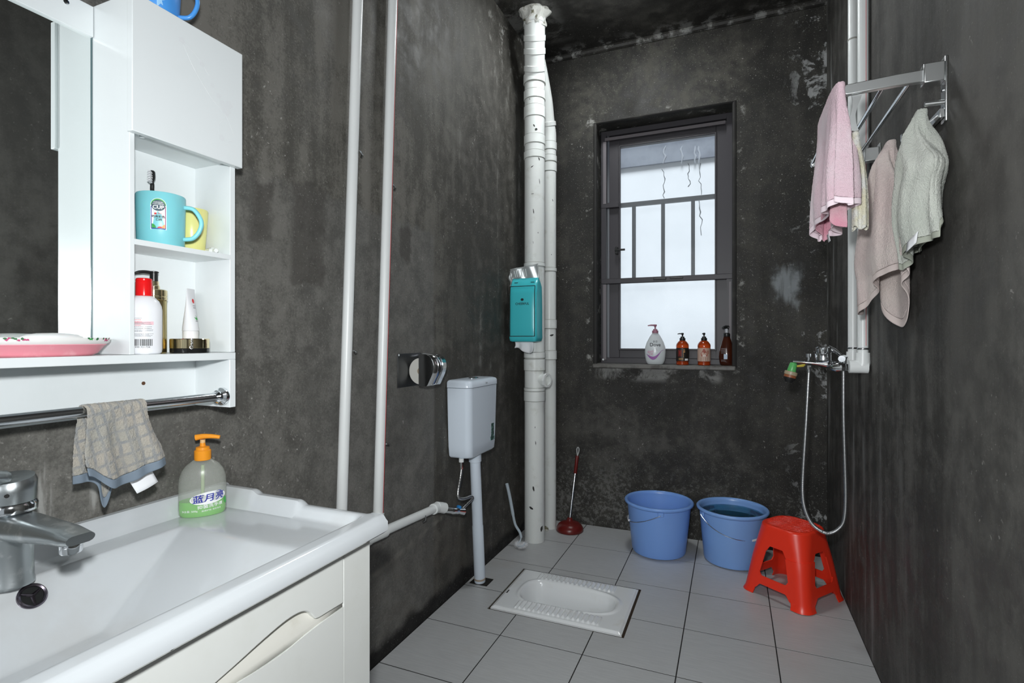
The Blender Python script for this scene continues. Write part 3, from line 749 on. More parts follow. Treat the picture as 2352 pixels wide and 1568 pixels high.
# ------------------------------------------------------------------ things in the shelf tower
ZS1, ZS2 = 1.2235, 1.0242
def mug(name, label, c, r0, r1, hgt, m, hang, hr=.030, thick=.0022, hm=None):
    t = thing(name, label, 'mug', c)
    pr = [(.0005, .001), (r0 - .003, 0), (r0, .003), (lerp(r0, r1, .5), hgt * .5), (r1, hgt - .002), (r1 - thick * .5, hgt), (r1 - thick, hgt - .002), (r0 - thick, .006), (.0005, .005)]
    MB().lathe(pr, c, 44, caps=False).build('cup', m, t, smooth=50)
    d = Vector((math.cos(hang), math.sin(hang), 0)); z0, z1 = hgt * .18, hgt * .80
    pts = [Vector(c) + d * (r1 - .001) + Vector((0, 0, z1)), Vector(c) + d * (r1 + hr * .55) + Vector((0, 0, z1 - .003)), Vector(c) + d * (r1 + hr) + Vector((0, 0, lerp(z0, z1, .62))),
           Vector(c) + d * (r1 + hr * .92) + Vector((0, 0, lerp(z0, z1, .30))), Vector(c) + d * (r1 + hr * .5) + Vector((0, 0, z0 + .003)), Vector(c) + d * (lerp(r0, r1, .2) - .001) + Vector((0, 0, z0))]
    if hr: MB().tube(smooth_path(pts, 6), .0040, 12).build('handle', hm or m, t)
    return t
cm = Vector((-.997, .665, ZS1))
tm = mug('turquoise_mug', 'turquoise toothbrush mug with a printed sticker on the tower shelf', cm, .0385, .0405, .098, mat('turquoise_plastic', (.24, .66, .72), .35, sss=.1), math.radians(36), .028)
rr = lambda y: lerp(.0385, .0405, y / .098)
ma = facing(cm.x, cm.y) - .10
W1 = wrap(cm, rr, ma, .0005); W2 = wrap(cm, rr, ma, .0010); W3 = wrap(cm, rr, ma, .0014)
off = lambda W, x0, y0: (lambda x, y: W(x0 + x, y0 + y))
S = [( -.0125, .028), (.0125, .028)] + [(.0125 * math.cos(a), .072 + .0130 * math.sin(a)) for a in [PI * i / 12 for i in range(13)]]
patch('sticker', m_white_ink, tm, W1, poly=S)
patch('sticker_band', m_blue_ink, tm, W2, u=(-.0113, -.0103), v=(.030, .070), nu=3)
patch('sticker_band', mat('purple_ink', (.32, .01, .14), .5), tm, W2, u=(.0103, .0113), v=(.030, .070), nu=3)
patch('sticker_band', m_blue_ink, tm, W2, u=(-.0110, .0110), v=(.0288, .0302))
patch('sticker_arch', m_green_ink, tm, W2, poly=[(.0115 * math.cos(a), .072 + .0120 * math.sin(a)) for a in [PI * i / 12 for i in range(13)]])
patch('sticker_disc', mat('slate_ink', (.06, .10, .13), .5), tm, W3, poly=ell(0, .0715, .0105, .0100))
W4 = wrap(cm, rr, ma, .0019)
text('sticker_lettering', 'CUP', .0088, m_white_ink, tm, off(W4, 0, .0680), bold=.03)
text('sticker_lettering', 'COLORFUL', .0030, m_white_ink, tm, off(W4, 0, .0740), 1.1, bold=.02)
text('sticker_lettering', 'FASHION', .0030, m_white_ink, tm, off(W4, 0, .0770), 1.1, bold=.02)
text('sticker_lettering', '振兴', .0032, m_red_ink, tm, off(W3, .0020, .0565))
patch('sticker_logo', m_red_ink, tm, W3, u=(-.0060, -.0025), v=(.0550, .0580))
text('sticker_lettering', '时尚彩色', .0050, m_ink, tm, off(W3, 0, .0510), bold=.02)
text('sticker_lettering', '口杯', .0050, m_ink, tm, off(W3, .001, .0455), bold=.02)
patch('sticker_hill', m_green_ink, tm, W3, poly=[(-.0100, .0305)] + [(-.0100 + .0065 * math.cos(a), .0305 + .0075 * math.sin(a)) for a in [PI / 2 * i / 8 for i in range(9)]])
patch('sticker_hill', m_red_ink, tm, W3, poly=[(.003 + .0045 * math.cos(a), .0305 + .003 * math.sin(a)) for a in [PI * i / 8 for i in range(9)]])
patch('sticker_hill', m_orange_ink, tm, W3, poly=[(.0100, .0305)] + [(.0100 - .005 * math.cos(a), .0305 + .007 * math.sin(a)) for a in [PI / 2 * i / 8 for i in range(9)]])
# toothbrush standing in the mug
tb = thing('toothbrush', 'black toothbrush with white bristles standing in the turquoise mug', 'toothbrush', cm + Vector((0, 0, .004)))
p0, p1 = cm + Vector((.010, .016, .008)), cm + Vector((-.0255, .002, .104))
dv = (p1 - p0).normalized(); hd_ = p1 + Vector((-.001, -.001, .020)); tip = hd_ + Vector((0, .000, .026))
MB().tube(smooth_path([p0, lerp(p0, p1, .5), p1, hd_, lerp(hd_, tip, .5), tip], 5), [.0045] * 6 + [.0042] * 5 + [.0036] * 5 + [.0028, .003, .004, .0048, .0052, .0052, .0052, .005, .0045, .003], 10).build('handle', m_black, tb)
br = MB(); lat = Vector((.5, -.85, 0))
for i in range(5):
    for j in range(3):
        q0 = hd_ + Vector((0, 0, .0015 + i * .0045)) + lat * .004; br.tube([q0 + Vector((.0022 * (j - 1), 0, 0)), q0 + Vector((.0028 * (j - 1), 0, .003)) + lat * .009], [.0010, .0013], 6)
br.build('bristles', m_paper, tb)
MB().tube([cm + Vector((-.012, .006, .008)), cm + Vector((-.020, .017, .1025))], [.003, .004], 8).build('toothbrush', mat('yellow_plastic', (.80, .70, .22), .35))
tag(bpy.data.objects['toothbrush.001'], 'yellow toothbrush tip peeping over the turquoise mug rim', 'toothbrush')
cy_ = Vector((-1.0135, .7385, ZS1))
mug('yellow_cup', 'plain yellow plastic cup behind the turquoise mug', cy_, .0235, .0295, .090, mat('pale_yellow_plastic', (.82, .78, .30), .25, sss=.1), 0, 0)
# small tube lying on the shelf
tt = thing('toothpaste_tube', 'small white printed tube lying beside the yellow cup', 'tube', (-.968, .752, ZS1))
a0, a1 = Vector((-1.000, .7620, ZS1 + .0072)), Vector((-.9635, .7545, ZS1 + .0072)); dd = (a1 - a0).normalized()
MB().tube([a0, lerp(a0, a1, .35), lerp(a0, a1, .62)], [.0070, .0072, .0072], 16).build('tube_body', m_paper, tt)
MB().tube([lerp(a0, a1, .62), lerp(a0, a1, .74), lerp(a0, a1, .76), a1], [.0068, .0050, .0042, .0040], 16).build('cap', m_white_ink, tt)
q = MB()
for k in range(5):
    z = ZS1 + .0045 + k * .0021; q.tube([lerp(a0, a1, .10) + Vector((.0030, -.0062 + abs(k - 2) * .0007, z - a0.z)), lerp(a0, a1, .55) + Vector((.0030, -.0062 + abs(k - 2) * .0007, z - a0.z))], .0004, 4)
q.build('small_print', m_ink, tt)

# white lotion bottle
cl = Vector((-.984, .6255, ZS2)); lr = facing(cl.x, cl.y) + PI / 2
lo = thing('lotion_bottle', 'white lotion bottle with a red cap and barcode on the lower tower shelf', 'bottle', cl)
lp_ = [(.024, 0), (.0272, .003), (.0280, .009), (.0280, .078), (.0268, .087), (.0230, .096), (.0165, .103), (.0115, .106)]
MB().lathe(lp_, cl, 40, 1, .78, lr).build('bottle', mat('white_lotion_plastic', (.83, .84, .87), .28), lo, smooth=50)
MB().lathe([(.0120, .105), (.0130, .106), (.0130, .1295), (.0125, .131), (.0129, .132), (.0127, .1355), (.011, .137)], cl, 32).build('cap', mat('red_cap_plastic', (.80, .01, .012), .18), lo, smooth=30)
WL = wrap(cl, lambda y: interp([(z, r) for r, z in lp_], y), facing(cl.x, cl.y), .0005, 1, .78, lr)
WL2 = wrap(cl, lambda y: interp([(z, r) for r, z in lp_], y), facing(cl.x, cl.y), .0009, 1, .78, lr)
patch('pink_box', m_pink_ink, lo, WL, u=(-.018, .013), v=(.0525, .0585))
for y, wd, m_ in ((.0635, .010, m_grey_ink), (.0608, .009, m_red_ink), (.0572, .010, m_red_ink), (.0558, .020, m_grey_ink), (.0543, .012, m_grey_ink), (.0530, .020, m_grey_ink), (.0508, .008, m_red_ink), (.0490, .021, m_grey_ink), (.0460, .020, m_ink), (.0430, .022, m_grey_ink), (.0415, .022, m_grey_ink), (.0400, .010, m_grey_ink), (.0360, .022, m_grey_ink), (.0345, .018, m_grey_ink), (.0330, .022, m_grey_ink), (.0312, .020, m_grey_ink)):
    x = -.014; row = MB()
    while x < -.014 + wd * 1.15:
        w = random.uniform(.0006, .0016); row.grid(lambda a, c: WL2(x + a * w, y + c * .0008), 2, 2); x += w + .0005
    row.build('small_print', m_, lo, smooth=0)
bc = MB(); x = -.014
while x < .0105:
    w = random.choice((.0004, .0008, .0012)); bc.grid(lambda a, c: WL2(x + a * w, lerp(.0150, .0270, c)), 2, 2); x += w + random.choice((.0004, .0008))
bc.build('barcode', m_ink, lo, smooth=0)
text('barcode_number', '999 701734', .0042, m_ink, lo, off(WL2, -.002, .0125))

# gold pump bottle
cg = Vector((-1.022, .668, ZS2))
gp = thing('gold_pump_bottle', 'gold pump bottle with a black spout behind the lotion bottle', 'bottle', cg)
m_gold = mat('satin_gold', (.62, .52, .26), .28, 1.0); m_goldp = mat('polished_gold', (.80, .68, .42), .08, 1.0)
MB().lathe([(.020, 0), (.0212, .002), (.0212, .100), (.020, .101)], cg, 36).build('body', m_gold, gp, smooth=30)
MB().lathe([(.0212, .101), (.0222, .102), (.0222, .107), (.0215, .108), (.0222, .109), (.0222, .120), (.0205, .1215), (.0100, .122), (.0100, .128), (.0085, .130), (.0082, .1375), (.0060, .138)], cg, 36).build('collar', m_goldp, gp, smooth=30)
ph = MB().lathe([(.0068, .137), (.0068, .153), (.0082, .154), (.0082, .156), (.006, .157)], cg, 24)
sdv = Vector((-.30, -.95, 0)).normalized()
ph.tube(smooth_path([cg + Vector((0, 0, .1535)), cg + sdv * .015 + Vector((0, 0, .1545)), cg + sdv * .026 + Vector((0, 0, .1525)), cg + sdv * .033 + Vector((0, 0, .149))], 5), [.0032] * 10 + [.0028, .0026, .0024, .0022, .002, .002], 10)
ph.build('pump_head', m_black, gp)
# gold jar and the tube standing on it
cj = Vector((-.9845, .7135, ZS2))
ja = thing('cosmetic_jar', 'flat gold-lidded cosmetic jar on the lower tower shelf', 'jar', cj)
MB().lathe([(.0325, 0), (.0335, .001), (.0338, .0085), (.0325, .009)], cj, 44).build('base', mat('black_glass', (.012, .012, .012), .06), ja, smooth=30)
MB().lathe([(.0335, .009), (.0340, .0095), (.0342, .0265), (.0333, .0278), (.0005, .0280)], cj, 44).build('lid', m_goldp, ja, smooth=30)
Wj = wrap(cj, lambda y: .0342, facing(cj.x, cj.y), .0006)
def wj(x, y): return Wj(x * 0 + y - .002, .018 + x)
text('lid_lettering', 'Grace', .0085, m_steel, ja, lambda x, y: Wj(.003 - y, .018 + x))
ct = cj + Vector((-.002, .003, .0281))
tu = thing('cleanser_tube', 'white cosmetic tube standing cap-down on the gold jar', 'tube', ct)
MB().lathe([(.0130, 0), (.0136, .001), (.0136, .0145), (.0130, .0155)], ct, 30).build('cap', m_white_ink, tu, smooth=30)
fd = facing(ct.x, ct.y)
def tubept(u, v):
    a = 2 * PI * u; w = lerp(.0145, .0135, v); th = lerp(.0145, .0012, sstep(0, 1, v) * .6 + v * .4)
    q = Vector((w * math.cos(a), th * math.sin(a), 0)); q.rotate(Matrix.Rotation(fd + PI / 2 + 1.05, 3, 'Z'))
    return ct + q + Vector((0, 0, lerp(.0155, .098, v)))
MB().grid(tubept, 36, 14, True).build('tube_body', m_paper, tu, smooth=60)
def tubeside(x, z, off_=.0006):
    v = (z - .0155) / .0825; nrm_ = Vector((0, -1, 0)); nrm_.rotate(Matrix.Rotation(fd + PI / 2 + 1.05, 3, 'Z'))
    lt = Vector((1, 0, 0)); lt.rotate(Matrix.Rotation(fd + PI / 2 + 1.05, 3, 'Z'))
    w = lerp(.0145, .0135, v); th = lerp(.0145, .0012, sstep(0, 1, v) * .6 + v * .4); k = math.sqrt(max(0, 1 - (x / w) ** 2))
    return ct + lt * x + nrm_ * (th * k + off_) + Vector((0, 0, z))
patch('round_mark', m_red_ink, tu, lambda x, z: tubeside(x, z), poly=ell(.0, .074, .0035, .0045))
patch('leaf_mark', m_green_ink, tu, lambda x, z: tubeside(x, z), poly=[(.004, .038), (-.002, .047), (.001, .040), (-.006, .042), (-.001, .036)])
for z in (.064, .060, .034): patch('small_print', m_grey_ink, tu, lambda x, y: tubeside(x, y), u=(-.004, .004), v=(z, z + .0012))

# blue cup on top of the tower
cb = Vector((-.998, .657, 1.6425))
bc_ = mug('blue_cup', 'sky blue mug with a scalloped print on top of the mirror cabinet', cb, .036, .0415, .105, mat('sky_blue_plastic', (.075, .32, .78), .3), math.radians(38), .027)
rb = lambda y: lerp(.036, .0415, y / .105); wbx = wrap(cb, rb, facing(cb.x, cb.y) - .1, .0006); wby = wrap(cb, rb, facing(cb.x, cb.y) - .1, .0011)
zig = [(-.03, .02), (.006, .016), (.010, .022), (.014, .020), (.012, .028), (.018, .032), (.012, .036), (.018, .042), (.012, .048), (.016, .056), (-.03, .06)]
patch('pale_print', mat('pale_blue_ink', (.35, .62, .90), .5), bc_, wbx, poly=zig)
for x, y in ((-.016, .030), (-.008, .030), (0, .030), (-.012, .036), (-.004, .037), (.004, .036), (-.016, .043), (-.008, .044), (0, .043), (-.004, .024)):
    patch('scallop_print', mat('violet_ink', (.18, .12, .45), .5), bc_, wby, poly=ell(x, y, .0025, .0022, 8, 0, PI) + ell(x, y, .0016, .0014, 8, PI, 0))

# ================================================================== SQUAT PAN
sq = thing('squat_pan', 'white ceramic squat toilet pan with ribbed foot grips set in the tiled floor', 'toilet', (-.616, 2.058, -.13))
SX0, SX1, SY0, SY1 = -.872, -.360, 1.873, 2.243
def pan_z(x, y):
    cyp = 2.058
    # long bowl, blunt at the left, tapering to the right
    t = (x - (-.805)) / (.385); hw = .092 * (1 - .20 * sstep(.55, 1.0, t))
    ax, bx_ = -.805 + .075, -.420 - .085
    dx = max(ax - x, 0, x - bx_) / (.075 if x < ax else .085); dy = (y - cyp) / hw
    e = (abs(dx) ** 2.4 + abs(dy) ** 2.6) ** .4
    z = .008
    z += .004 * math.exp(-((e - 1.12) / .10) ** 2)
    z -= .100 * sstep(1.04, .62, e) - .012 * sstep(.9, .55, e) * t
    if abs(y - cyp) > .100 and abs(y - cyp) < .168 and -.785 < x < -.445:
        f = sstep(.100, .112, abs(y - cyp)) * sstep(.168, .158, abs(y - cyp)) * sstep(-.785, -.775, x) * sstep(-.445, -.455, x)
        z += .0075 * f * (.5 + .5 * math.sin((x + .785) * 2 * PI / .0195)) ** .7
    ed = min(x - SX0, SX1 - x, y - SY0, SY1 - y)
    return z - .006 * (1 - sstep(0, .012, ed))
NX, NY = 210, 96
px_ = [lerp(SX0, SX1, i / (NX - 1)) for i in range(NX)]; py_ = [lerp(SY0, SY1, j / (NY - 1)) for j in range(NY)]
b = MB().add([(x, y, pan_z(x, y)) for y in py_ for x in px_], [(j * NX + i, j * NX + i + 1, (j + 1) * NX + i + 1, (j + 1) * NX + i) for j in range(NY - 1) for i in range(NX - 1)])
ed = [(x, SY0) for x in px_] + [(SX1, y) for y in py_[1:]] + [(x, SY1) for x in reversed(px_[:-1])] + [(SX0, y) for y in reversed(py_[1:-1])]
n = len(ed); b.add([(x, y, pan_z(x, y)) for x, y in ed] + [(x, y, -.03) for x, y in ed], [(i, (i + 1) % n, n + (i + 1) % n, n + i) for i in range(n)])
b.build('pan', m_pan, sq, smooth=60)
bx('maker_mark', m_ink, sq, -.858, -.853, 1.995, 2.022, .0055, .0085)
bx('stained_joint', mat('rusty_joint', (.035, .022, .012), .9), sq, PX0 + .0005, PX1 - .0005, PY0 + .0005, PY1 - .0005, -.139, -.131)
jt = MB()
for (a0, a1, c0, c1) in ((PX0, SX0, PY0, PY1), (SX1, PX1, PY0, PY1), (SX0, SX1, PY0, SY0), (SX0, SX1, SY1, PY1)):
    jt.box(a0 + .0003, a1 - .0003, c0 + .0003, c1 - .0003, -.03, -.004)
jt.build('joint_filler', MATS['rusty_joint'], sq, smooth=0)

# ================================================================== CISTERN
ci = thing('toilet_cistern', 'white plastic wall cistern with its flush pipe running down to the floor', 'cistern', (-1.0, 1.99, .57))
TX0, TX1, TY0, TY1 = XL + .003, -.952, 1.853, 2.128
def rrect(x0, x1, y0, y1, r, n=6, bulge=0, ins=0):
    x0 += ins * .3; x1 -= ins; y0 += ins; y1 -= ins; out = []
    for cx, cy, a0, rr_ in ((x1 - r, y0 + r, -PI / 2, r), (x1 - r, y1 - r, 0, r), (x0 + .006, y1 - .006, PI / 2, .006), (x0 + .006, y0 + .006, PI, .006)):
        for k in range(n + 1):
            a = a0 + PI / 2 * k / n; out.append((cx + rr_ * math.cos(a), cy + rr_ * math.sin(a)))
    return out
def loft(rings, caps=True):
    n = len(rings[0]); b = MB(); b.v = [tuple(p) for r in rings for p in r]
    b.f = [(i * n + k, i * n + (k + 1) % n, (i + 1) * n + (k + 1) % n, (i + 1) * n + k) for i in range(len(rings) - 1) for k in range(n)]
    if caps: b.f += [tuple(range(n - 1, -1, -1)), tuple((len(rings) - 1) * n + k for k in range(n))]
    return b
def ring(z, ins, tap=0): return [(x, y, z) for x, y in rrect(TX0, TX1, TY0 + tap, TY1 - tap, .026, 8, 0, ins)]
loft([ring(.572, .022, .010), ring(.574, .012, .010), ring(.582, .005, .009), ring(.62, .003, .006), ring(.856, 0)]).build('tank', m_tank, ci, smooth=50)
lid = loft([ring(.8575, .0005), ring(.858, -.0015), ring(.878, -.001), ring(.884, .003), ring(.8875, .012)]).build('lid', m_tank, ci, smooth=50)
bt = MB().lathe([(.024, 0), (.024, .003), (.020, .005), (.0005, .005)], (-1.005, 1.99, .887), 30, .8, 1.2)
bt.build('flush_button', m_chrome, lid, smooth=30)
text('maker_mark', 'TDM', .010, m_grey_ink, ci, lambda x, y: Vector((-.9500, 2.000 + x, .869 + y)), bold=.01)
bx('sticker', mat('green_black_sticker', (.03, .07, .06), .5, var=((.20, .35, .32), 60, .5, .6)), ci, -.9560, -.9535, 2.058, 2.084, .632, .690)
bx('sticker', MATS['green_black_sticker'], ci, -.9560, -.9532, 2.050, 2.090, .618, .634)
FB, FT = Vector((-1.006, 2.053, .002)), Vector((-1.000, 1.992, .572))
MB().tube([FT, lerp(FT, FB, .06), lerp(FT, FB, .065), lerp(FT, FB, .55), lerp(FT, FB, .56), lerp(FT, FB, .995)], [.027, .027, .0225, .0225, .0240, .0240], 28).build('flush_pipe', m_tank, ci, smooth=30)
MB().tube([lerp(FT, FB, .962), lerp(FT, FB, .975)], .0249, 28).build('pipe_stripe', mat('pale_brown_stain', (.45, .36, .28), .6), ci)
bx('dark_cutout_plate', m_hole_paint, ci, -1.044, -.962, 2.028, 2.098, .0005, .0022)  # black plate laid on the tiles, painting in the dark of an uncut hole
MB().tube([(-1.000, 1.872, .574), (-1.000, 1.872, .560)], .0100, 16).build('inlet_nut', m_pvc, ci)

# braided filling hose and angle valve
def ripple_tube(pts, r, n, amp, per, k=8):
    P = smooth_path(pts, n); return MB().tube(P, [r * (1 + amp * math.sin(i * per)) for i in range(len(P))], k)
V0 = Vector((-.998, 1.800, .398))
ho = thing('filling_hose', 'braided steel hose linking the angle valve to the cistern', 'hose', (-.998, 1.85, .40))
hpts = [(-1.000, 1.872, .5595), (-1.000, 1.872, .53), (-.999, 1.862, .500), (-.996, 1.838, .455), (-.993, 1.835, .428), (-.990, 1.868, .414), (-.985, 1.925, .408), (-.983, 1.935, .398), (-.988, 1.90, .386), (-.994, 1.865, .374), (-.998, 1.848, .368)]
ripple_tube(hpts, .0062, 14, .07, 2.1, 10).build('braid', mat('braided_steel', (.52, .53, .52), .35, 1.0), ho)
MB().tube([(-1.0, 1.872, .560), (-1.0, 1.872, .545), (-1.0, 1.871, .532)], [.0085, .0085, .0068], 8).build('nut', m_chrome, ho)
va = thing('angle_valve', 'small chrome angle valve with a blue ring below the cistern', 'valve', (-1.0, 1.82, .36))
MB().tube([(-1.018, 1.778, .393), (-1.006, 1.795, .388), (-1.002, 1.80, .3855), (-.998, 1.835, .3755), (-.997, 1.838, .3745)], [.0120, .0120, .0135, .0135, .0115], 18).build('body', m_chrome, va, smooth=30)
MB().tube([(-.997, 1.838, .3745), (-.990, 1.868, .3640), (-.9895, 1.870, .3635)], [.0105, .0150, .0120], 18).build('knob', m_chrome, va, smooth=30)
MB().tube([(-.9985, 1.842, .378), (-.9985, 1.852, .388)], .0105, 14).build('blue_ring', mat('blue_plastic', (.03, .22, .55), .35), va)

# ------------------------------------------------------------------ water pipes on the left wall
def clip(p, parent, dirv=Vector((0, 1, 0)), r=.0185):
    q = MB(); q.tube([Vector(p) + Vector((.010, -.004, .003)), Vector(p) + dirv * .016 + Vector((.004, 0, -.002)), Vector(p) + dirv * .026 + Vector((-.008, 0, -.004))], [.002, .0028, .0035], 8)
    return q.build('nail_clip', m_steel, parent)
def wpipe(label, t0, b0, t1z, marks):
    th = thing('water_pipe', label, 'pipe', b0)
    d = (t0 - b0) / (t0.z - b0.z); top = b0 + d * (ZC - b0.z - .001)
    MB().tube([b0, top], .0155, 24).build('pipe', m_pvc, th)
    return th, d
A0, A1 = at(822, 0, 'x', XL + .022), at(785, 1165, 'x', XL + .022)
A1b = A1 + (A1 - A0) * .35
th, dA = wpipe('white water pipe rising between the mirror cabinet and its striped neighbour', A0, A1b, 0, ())
for z in (1.609, 1.015): clip(A1b + dA * (z - A1b.z) + Vector((.008, .012, 0)), th)
B0, B1 = at(902, 0, 'x', XL + .022), at(868, 1185, 'x', XL + .022)
th, dB = wpipe('white water pipe with a thin red line feeding the cistern valve', B0, B1, 0, ())
for z in (1.553, .714): clip(B1 + dB * (z - B1.z) + Vector((.008, .012, 0)), th)
MB().tube([B1 + Vector((.0135, .0072, 0)), B1 + dB * (ZC - B1.z - .002) + Vector((.0135, .0072, 0))], .0011, 6).build('red_line', m_red_ink, th)
Tc = Vector((XL + .026, 1.372, .436)); Ec = Vector((XL + .026, 1.742, .412))
tf = MB().tube([B1 + Vector((0, 0, .01)), Tc + Vector((0, 0, .022)), Tc], [.020, .020, .020], 20)
tf.tube([Tc + (Tc - Ec).normalized() * .042, Tc + (Ec - Tc).normalized() * .040], .0205, 20)
tf.build('tee_fitting', m_pvc, th, smooth=40)
MB().tube([Tc + (Tc - Ec).normalized() * .043, Tc + (Tc - Ec).normalized() * .070], .0225, 20).build('end_cap', m_pvc, th, smooth=40)
MB().tube([Tc, Ec], .0150, 20).build('branch_pipe', m_pvc, th)
ef = MB().tube([Ec - (Ec - Tc).normalized() * .030, Ec], .0200, 20); ef.tube([Ec + Vector((.000, -.004, .002)), Ec + Vector((.006, .022, -.006)), Ec + Vector((.010, .036, -.012))], .0205, 20)
ef.build('elbow_fitting', m_pvc, th, smooth=40)
clip(lerp(Tc, Ec, .70) + Vector((.01, 0, -.004)), th, Vector((0, .3, -.8)))

# ------------------------------------------------------------------ toilet paper holder
m_dsteel = mat('dark_polished_steel', (.30, .31, .32), .12, 1.0)
hw_ = thing('paper_holder', 'chrome toilet paper holder screwed to the wall above the cistern', 'paper holder', (-1.05, 1.60, .88))
bx('back_plate', mat('brushed_steel_plate', (.16, .165, .17), .38, 1.0), hw_, XL + .0005, XL + .003, 1.518, 1.668, .884, 1.002, bevel=.0005)
D = [(XL + .003, .888)] + [(XL + .003 + q_[0], .888 + q_[1]) for q_ in [(.075, 0), (.080, .004), (.088, .02), (.098, .040), (.104, .060), (.103, .080), (.094, .098), (.078, .109), (.055, .112), (0, .112)]]
sp_ = smooth_path([(p[0], p[1], 0) for p in D[1:-1]], 4); D2 = [(p.x, p.y) for p in sp_]
cover = MB().add([(x, y, z) for y in (1.580, 1.668) for x, z in D2], [(i, i + 1, len(D2) + i + 1, len(D2) + i) for i in range(len(D2) - 1)])
cover.build('cover', m_chrome, hw_, smooth=60, solid=.0015)
fc = [(x, z) for x, z in D2 if x > XL + .055]
MB().prism(fc + [(XL + .048, fc[-1][1]), (XL + .048, fc[0][1])], 'y', 1.578, 1.5805).build('end_plate', m_dsteel, hw_, smooth=0)
MB().prism(fc + [(XL + .010, fc[-1][1]), (XL + .010, fc[0][1])], 'y', 1.666, 1.668).build('end_plate', m_dsteel, hw_, smooth=0)
for y in (1.610, 1.640):
    MB().tube([(x + .0012, y, z) for x, z in D2[4:]], .0016, 6).build('cover_rib', m_chrome, hw_)
MB().lathe([(.0035, 0), (.0035, .001)], None, 10, M=Matrix.Translation((XL + .003, 1.524, .997)) @ Matrix.Rotation(PI / 2, 4, 'Y')).build('screw', m_white, hw_)
pr_ = MB().tube([(XL + .052, 1.5835, .9395), (XL + .052, 1.6620, .9395)], .0465, 40)
tag(pr_.build('toilet_roll', mat('greyish_paper', (.55, .54, .50), .9, bump=(80, .3, .001)), smooth=30), 'greyish toilet roll inside the chrome paper holder', 'toilet roll')
MB().tube([(XL + .052, 1.5815, .9395), (XL + .052, 1.5840, .9395)], .012, 24).build('core', mat('cardboard', (.30, .24, .17), .9), bpy.data.objects['toilet_roll'])

# ================================================================== SOIL PIPES
PC = Vector((-.952, 2.592, 0)); PR = .0525
fwd = Vector((.345, -.939, 0))
so = thing('soil_pipe', 'thick white soil pipe with joint collars rising from floor to ceiling', 'pipe', PC)
path = [PC + Vector((0, 0, .001)), PC + Vector((0, 0, 2.33))] + smooth_path([PC + Vector((0, 0, 2.36)), PC + Vector((0, 0, 2.40)), PC + fwd * .03 + Vector((0, 0, 2.46)), PC + fwd * .068 + Vector((0, 0, 2.52)), PC + fwd * .100 + Vector((0, 0, 2.575)), PC + fwd * .112 + Vector((0, 0, 2.62)), PC + fwd * .112 + Vector((0, 0, ZC - .001))], 4)
MB().tube(path, PR, 40).build('pipe', m_pvc2, so, smooth=60)
def collar(parent, z0, z1, r, c=PC, nm='collar'):
    o = MB().lathe([(r - .004, z0), (r, z0 + .002), (r, z1 - .002), (r - .004, z1)], c, 40).build(nm, m_pvc2, parent, smooth=40)
    MB().lathe([(r - .0034, z0 - .0016), (r - .0018, z0 - .0008), (r - .0034, z0)], c, 40).build('joint_seam', m_ring, o)
    MB().lathe([(r - .0034, z1), (r - .0018, z1 + .0008), (r - .0034, z1 + .0016)], c, 40).build('joint_seam', m_ring, o)
for z0, z1 in ((2.205, 2.265), (2.066, 2.114), (1.992, 2.030), (1.43, 1.45), (.955, .985), (.890, .950), (.783, .800), (.731, .783)):
    collar(so, z0, z1, PR + .0035)
for z0, r_ in ((2.30, .057), (2.385, .0585)): collar(so, z0, z0 + .045, r_)
for k, zz in ((.03, 2.455), (.07, 2.522), (.100, 2.572), (.112, 2.64)):
    t_ = Vector((0, 0, 1)) if zz > 2.6 else (fwd * .6 + Vector((0, 0, 1))).normalized()
    MB().lathe([(PR, -.014), (PR + .0035, -.012), (PR + .0035, .012), (PR, .014)], None, 40, M=Matrix.Translation(PC + fwd * k + Vector((0, 0, zz))) @ t_.to_track_quat('Z', 'Y').to_matrix().to_4x4()).build('bend_collar', m_pvc2, so, smooth=40)
TP = PC + fwd * .112 + Vector((0, 0, ZC))
pl = MB()
def lump(u, v):
    a = 2 * PI * u; r = lerp(PR + .002, PR + .026, v ** 2.2); q = r * (1 + .22 * mnoise.noise(Vector((math.cos(a) * 2.2, math.sin(a) * 2.2, v * 3))))
    return TP + Vector((q * math.cos(a), q * math.sin(a), lerp(-.075 + .02 * mnoise.noise(Vector((math.cos(a) * 2, math.sin(a) * 2, 5))), -.001, min(1, v * 1.25))))
pl.grid(lump, 48, 9, True); pl.build('plaster_collar', m_plasterw, so, smooth=60)
random.seed(4)
def fleck(parent, a, z, w, h_, c=PC, r=PR, tilt=0):
    f = wrap(c, lambda y: r, a, .0006); rot_ = lambda x, y: f(x * math.cos(tilt) - y * math.sin(tilt), z + x * math.sin(tilt) + y * math.cos(tilt))
    pl_ = [(w * (.6 + .4 * random.random()) * math.cos(t), h_ * (.6 + .4 * random.random()) * math.sin(t)) for t in [2 * PI * i / 9 for i in range(9)]]
    patch('paint_fleck', m_pvcmark, parent, rot_, poly=pl_)
ca = facing(PC.x, PC.y)
for da, z, w, h_, tl in ((-.1, .285, .006, .016, .1), (.75, .075, .010, .018, -.3), (-.35, .185, .014, .007, -.6), (.1, .52, .002, .014, .1), (-.1, 1.71, .003, .014, .2), (-.2, 1.80, .010, .002, .1), (.35, 1.60, .002, .005, 0), (-.25, 1.94, .010, .003, .6), (.5, 1.865, .002, .016, .1), (.45, 1.98, .004, .012, .4), (.15, 2.13, .008, .009, .3), (-.05, 2.15, .004, .010, .4), (.05, .60, .002, .006, 0), (-.5, 2.29, .002, .006, 0), (.6, 2.0, .007, .010, .2), (-.15, 1.55, .001, .010, .1)):
    fleck(so, ca + da, z, w, h_, tilt=tl)
